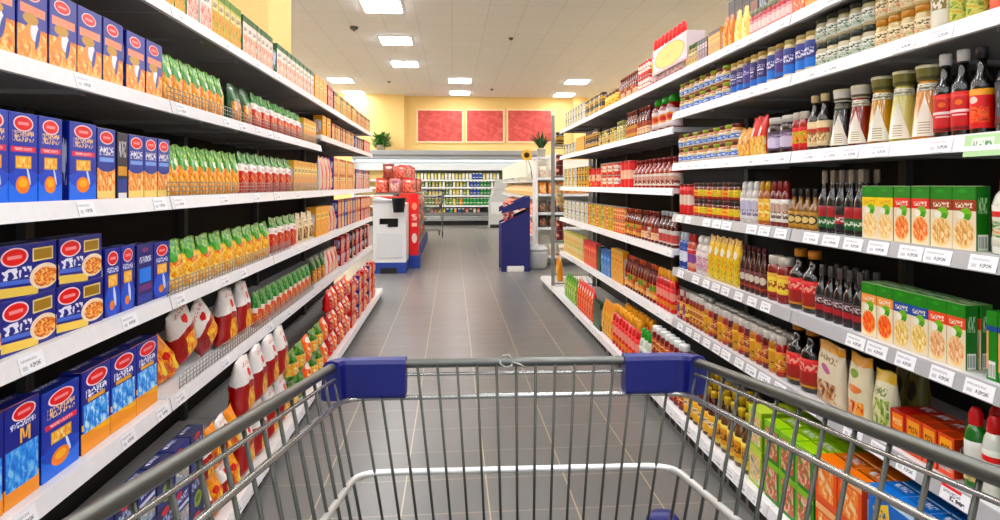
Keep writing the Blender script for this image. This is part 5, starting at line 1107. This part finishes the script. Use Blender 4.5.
# ------------------------------------------------------------------ pale shelves on the far right
cream = mat('cream_header', '#f6f2e2', .5)
t = thing('bread_shelf', 'long cream-topped shelf unit behind the blue display, facing the aisle', 'shelving', (1.28, 12.6, 0)); Lh = 2.6
bx('back_panel', cream, t, .46, .50, -Lh, Lh, 0, 1.85); bx('base', shelf_w, t, 0, .5, -Lh, Lh, 0, .14, .004)
obj('header', MB().prism([(.0, 1.44), (.03, 1.44), (.03, 1.74), (.0, 1.74)], 1, -Lh + .35, Lh).mesh('bread_header', cream), t)
for zz_ in (.45, .78, 1.10, 1.38): bx('shelf', shelf_w, t, 0, .47, -Lh, Lh, zz_ - .035, zz_)
for e in (-Lh, Lh - .03): bx('end_panel', cream, t, .3, .46, e, e + .03, .14, 1.8)
bag('bread', 'cream bread bag', .2, .14, .2, ('#e6cf9a', [('n', .5, .5, .4, .35, ['#c88a4a', '#e8d2a0', '#f4ecd2'], 5)]), '#d8b87a', name='bread_bag', seed=51)
bag('bread_red', 'red-striped bread bag', .2, .14, .2, ('#e0846a', [('n', .5, .5, .4, .35, ['#d8452c', '#efc8a8', '#f6ece0'], 5)]), '#c86a4a', name='bread_bag', seed=52)
for li, zz_ in enumerate((.45, .78, 1.10)):
    for i in range(19):
        k = 'bread_red' if li != 2 else 'bread'
        loose(k, f"{P[k]['desc']}, {ordinal(i)} from the near end, {['lowest', 'middle', 'upper'][li]} tier of the cream shelf unit", 1.28 + .14, 12.6 - Lh + .14 + i * .27, zz_, -PI / 2, .22, 'bread bags on the cream shelf unit')
t = thing('end_shelf', 'white open shelf unit facing the viewer, between blue display and wire rack', 'shelving', (1.86, 9.55, 0))
for a in (-.5, .5): bx('side_panel', shelf_w, t, a - .015, a + .015, 0, .42, 0, 1.72)
bx('back_panel', cream, t, -.48, .48, .40, .42, 0, 1.72)
EZ = (.16, .62, .86, 1.16, 1.42)
for zz_ in EZ: bx('shelf', shelf_w, t, -.485, .485, 0, .40, zz_ - .04, zz_)
bag('snack_orange', 'orange snack packet', .13, .08, .17, ('#e8a04a', [('n', .5, .4, .4, .3, ['#d8702a', '#f0c07a', '#f6e6c4'], 6)]), '#d0843a', name='snack_packet', cat='packet', seed=53)
bag('snack_dark', 'dark brown snack packet', .13, .08, .17, ('#4a3430', [('n', .5, .4, .4, .3, ['#3a2420', '#8a5a3a', '#c8a080'], 6)]), '#3a2a28', name='snack_packet', cat='packet', seed=54)
bag('snack_pale', 'pale snack packet', .13, .08, .17, ('#e0d8c4', [('n', .5, .4, .4, .3, ['#c86a4a', '#e6dcc4', '#a8b0b8'], 6)]), '#d0c8b4', name='snack_packet', cat='packet', seed=55)
for li, k in enumerate(('snack_pale', 'snack_dark', 'snack_dark', 'snack_orange', 'snack_pale')):
    for i in range(6):
        loose(k, f"{P[k]['desc']}, {ORD[i]} from the left, {LEV[li]} shelf of the white end unit", 1.86 - .40 + i * .16, 9.55 + .09, EZ[li], 0, .18, 'snack packets on the white end unit')
t = thing('grey_bin', 'rounded grey plastic bin on the floor beside the blue display', 'bin', (unproj(537, 260, 9.15)[0], 9.2, 0))
obj('body', MB().lathe([(0, 0), (.13, 0), (.16, .06), (.175, .24), (.165, .30), (0, .30)], 20, h=1).mesh('bin_g', mat('bin_grey', '#a6a8a8', .45)), t); obj('lid', MB().lathe([(0, .30), (.178, .30), (.178, .325), (.12, .37), (0, .385)], 20, h=1).mesh('bin_l', mat('bin_lid', '#bcbebd', .4)), t)
# ------------------------------------------------------------------ plants
leafm = mat('leaf_green', '#3c7a26', .5); leafd = mat('leaf_dark', '#2f5a24', .5); potm = mat('pot_white', '#d9d2c2', .5); yel = mat('petal_yellow', '#f0b81c', .5); browns = mat('seed_brown', '#3a2414', .8)
def leaf(mb, p, d, l, w, up):
    p = Vector(p); d = Vector(d).normalized(); s = d.cross(Vector((0, 0, 1)));
    if s.length < .01: s = Vector((1, 0, 0))
    s.normalize(); n = len(mb.v); k = 5; nr = s.cross(d)
    for i in range(k + 1):
        f = i / k; c = p + d * l * f + Vector((0, 0, up * l * f - .5 * l * f * f)); ww = w * math.sin(PI * min(.97, .08 + f * .92)) + .0005
        mb.v += [tuple(c - s * ww), tuple(c + nr * ww * .35), tuple(c + s * ww)]
    for i in range(k):
        a = n + i * 3
        mb.face([a, a + 1, a + 4, a + 3], 0, None, True); mb.face([a + 1, a + 2, a + 5, a + 4], 0, None, True)
Yp = Yc + .12
px_, _, pz = unproj(381, 150, Yp); zt_ = zc_(150.5)
t = thing('potted_bush', 'leafy green potted plant on top of the cooler at left', 'plant', (px_, Yp, zt_))
obj('pot', MB().lathe([(0, 0), (.12, 0), (.15, .14), (.16, .14), (.16, .17), (0, .17)], 16, h=1).mesh('pot', potm), t)
mb = MB(); r = random.Random(3)
for i in range(230):
    a = r.uniform(0, 2 * PI); e = r.uniform(-.2, 1.4); q = r.uniform(.02, .26); leaf(mb, (math.cos(a) * q, math.sin(a) * q * .7, .10 + r.uniform(0, .36)), (math.cos(a) * math.cos(e), math.sin(a) * math.cos(e), math.sin(e)), r.uniform(.14, .24), r.uniform(.03, .05), .2)
obj('foliage', mb.mesh('foliage', leafm), t)
xg, _, zg = unproj(541, 151, 9.75)
t = thing('grass_plant', 'spiky dark grass plant in a pot on the white end unit', 'plant', (xg, 9.72, 1.72))
bx('stand', shelf_w, t, -.14, .14, -.12, .15, 0, .03)
obj('pot', MB().lathe([(0, .03), (.06, .03), (.075, .16), (.08, .16), (.08, .18), (0, .18)], 14, h=1).mesh('pot2', potm), t)
mb = MB()
for i in range(60):
    a = r.uniform(0, 2 * PI); e = r.uniform(.9, 1.5); leaf(mb, (math.cos(a) * .03, math.sin(a) * .03, .17), (math.cos(a) * math.cos(e), math.sin(a) * math.cos(e), math.sin(e)), r.uniform(.22, .42), .010, .25)
obj('blades', mb.mesh('blades', leafd), t)
xs, _, zs_ = unproj(527, 155, 10.1)
t = thing('sunflower', 'yellow sunflower standing on the cream shelf unit', 'flower', (xs + .10, 10.15, 1.40))
sh = zs_ - 1.40
obj('stem', MB().tube([(0, 0, 0), (-.03, 0, sh * .5), (-.10, 0, sh - .01)], .008, 6).mesh('stem', leafd), t)
obj('disc', MB().lathe([(0, -.012), (.045, -.008), (.05, .004), (0, .016)], 14, h=1).mesh('disc', browns), t)
mb = MB()
for i in range(16):
    a = 2 * PI * i / 16; n = len(mb.v); ca, sa = math.cos(a), math.sin(a)
    for rr_, w_ in ((.04, .012), (.07, .020), (.10, .004)): mb.v += [(ca * rr_ - sa * w_, sa * rr_ + ca * w_, 0), (ca * rr_ + sa * w_, sa * rr_ - ca * w_, .006)]
    for q in (0, 2): mb.face([n + q, n + q + 1, n + q + 3, n + q + 2], 0)
obj('petals', mb.mesh('petals', yel), t)
for k in t.children:
    if k.name.split('.')[0] in ('disc', 'petals'): k.rotation_euler = (PI / 2, 0, 0); k.location = (-.10, -.015, sh)

# ------------------------------------------------------------------ light, camera, view
wd_ = bpy.data.worlds.new('World'); SC.world = wd_; wd_.use_nodes = True
wd_.node_tree.nodes['Background'].inputs['Color'].default_value = (.8, .85, 1, 1); wd_.node_tree.nodes['Background'].inputs['Strength'].default_value = 1.5
cam = bpy.data.cameras.new('Camera'); co = bpy.data.objects.new('Camera', cam); COL.objects.link(co); SC.camera = co
co.location = (0, 0, CH); co.rotation_euler = (PI / 2, 0, -TH); cam.sensor_fit = 'HORIZONTAL'; cam.sensor_width = 36; cam.lens = 36 * F / 1000
cam.shift_y = -(260 - HZ) / 1000; cam.clip_start = .02; cam.clip_end = 100
SC.view_settings.view_transform = 'Standard'; SC.view_settings.look = 'None'; SC.view_settings.gamma = 1; SC.view_settings.use_curve_mapping = False
SC.view_settings.exposure = 0.0
SC.cycles.use_denoising = True; SC.cycles.max_bounces = 8; SC.cycles.diffuse_bounces = 4; SC.cycles.sample_clamp_indirect = 6
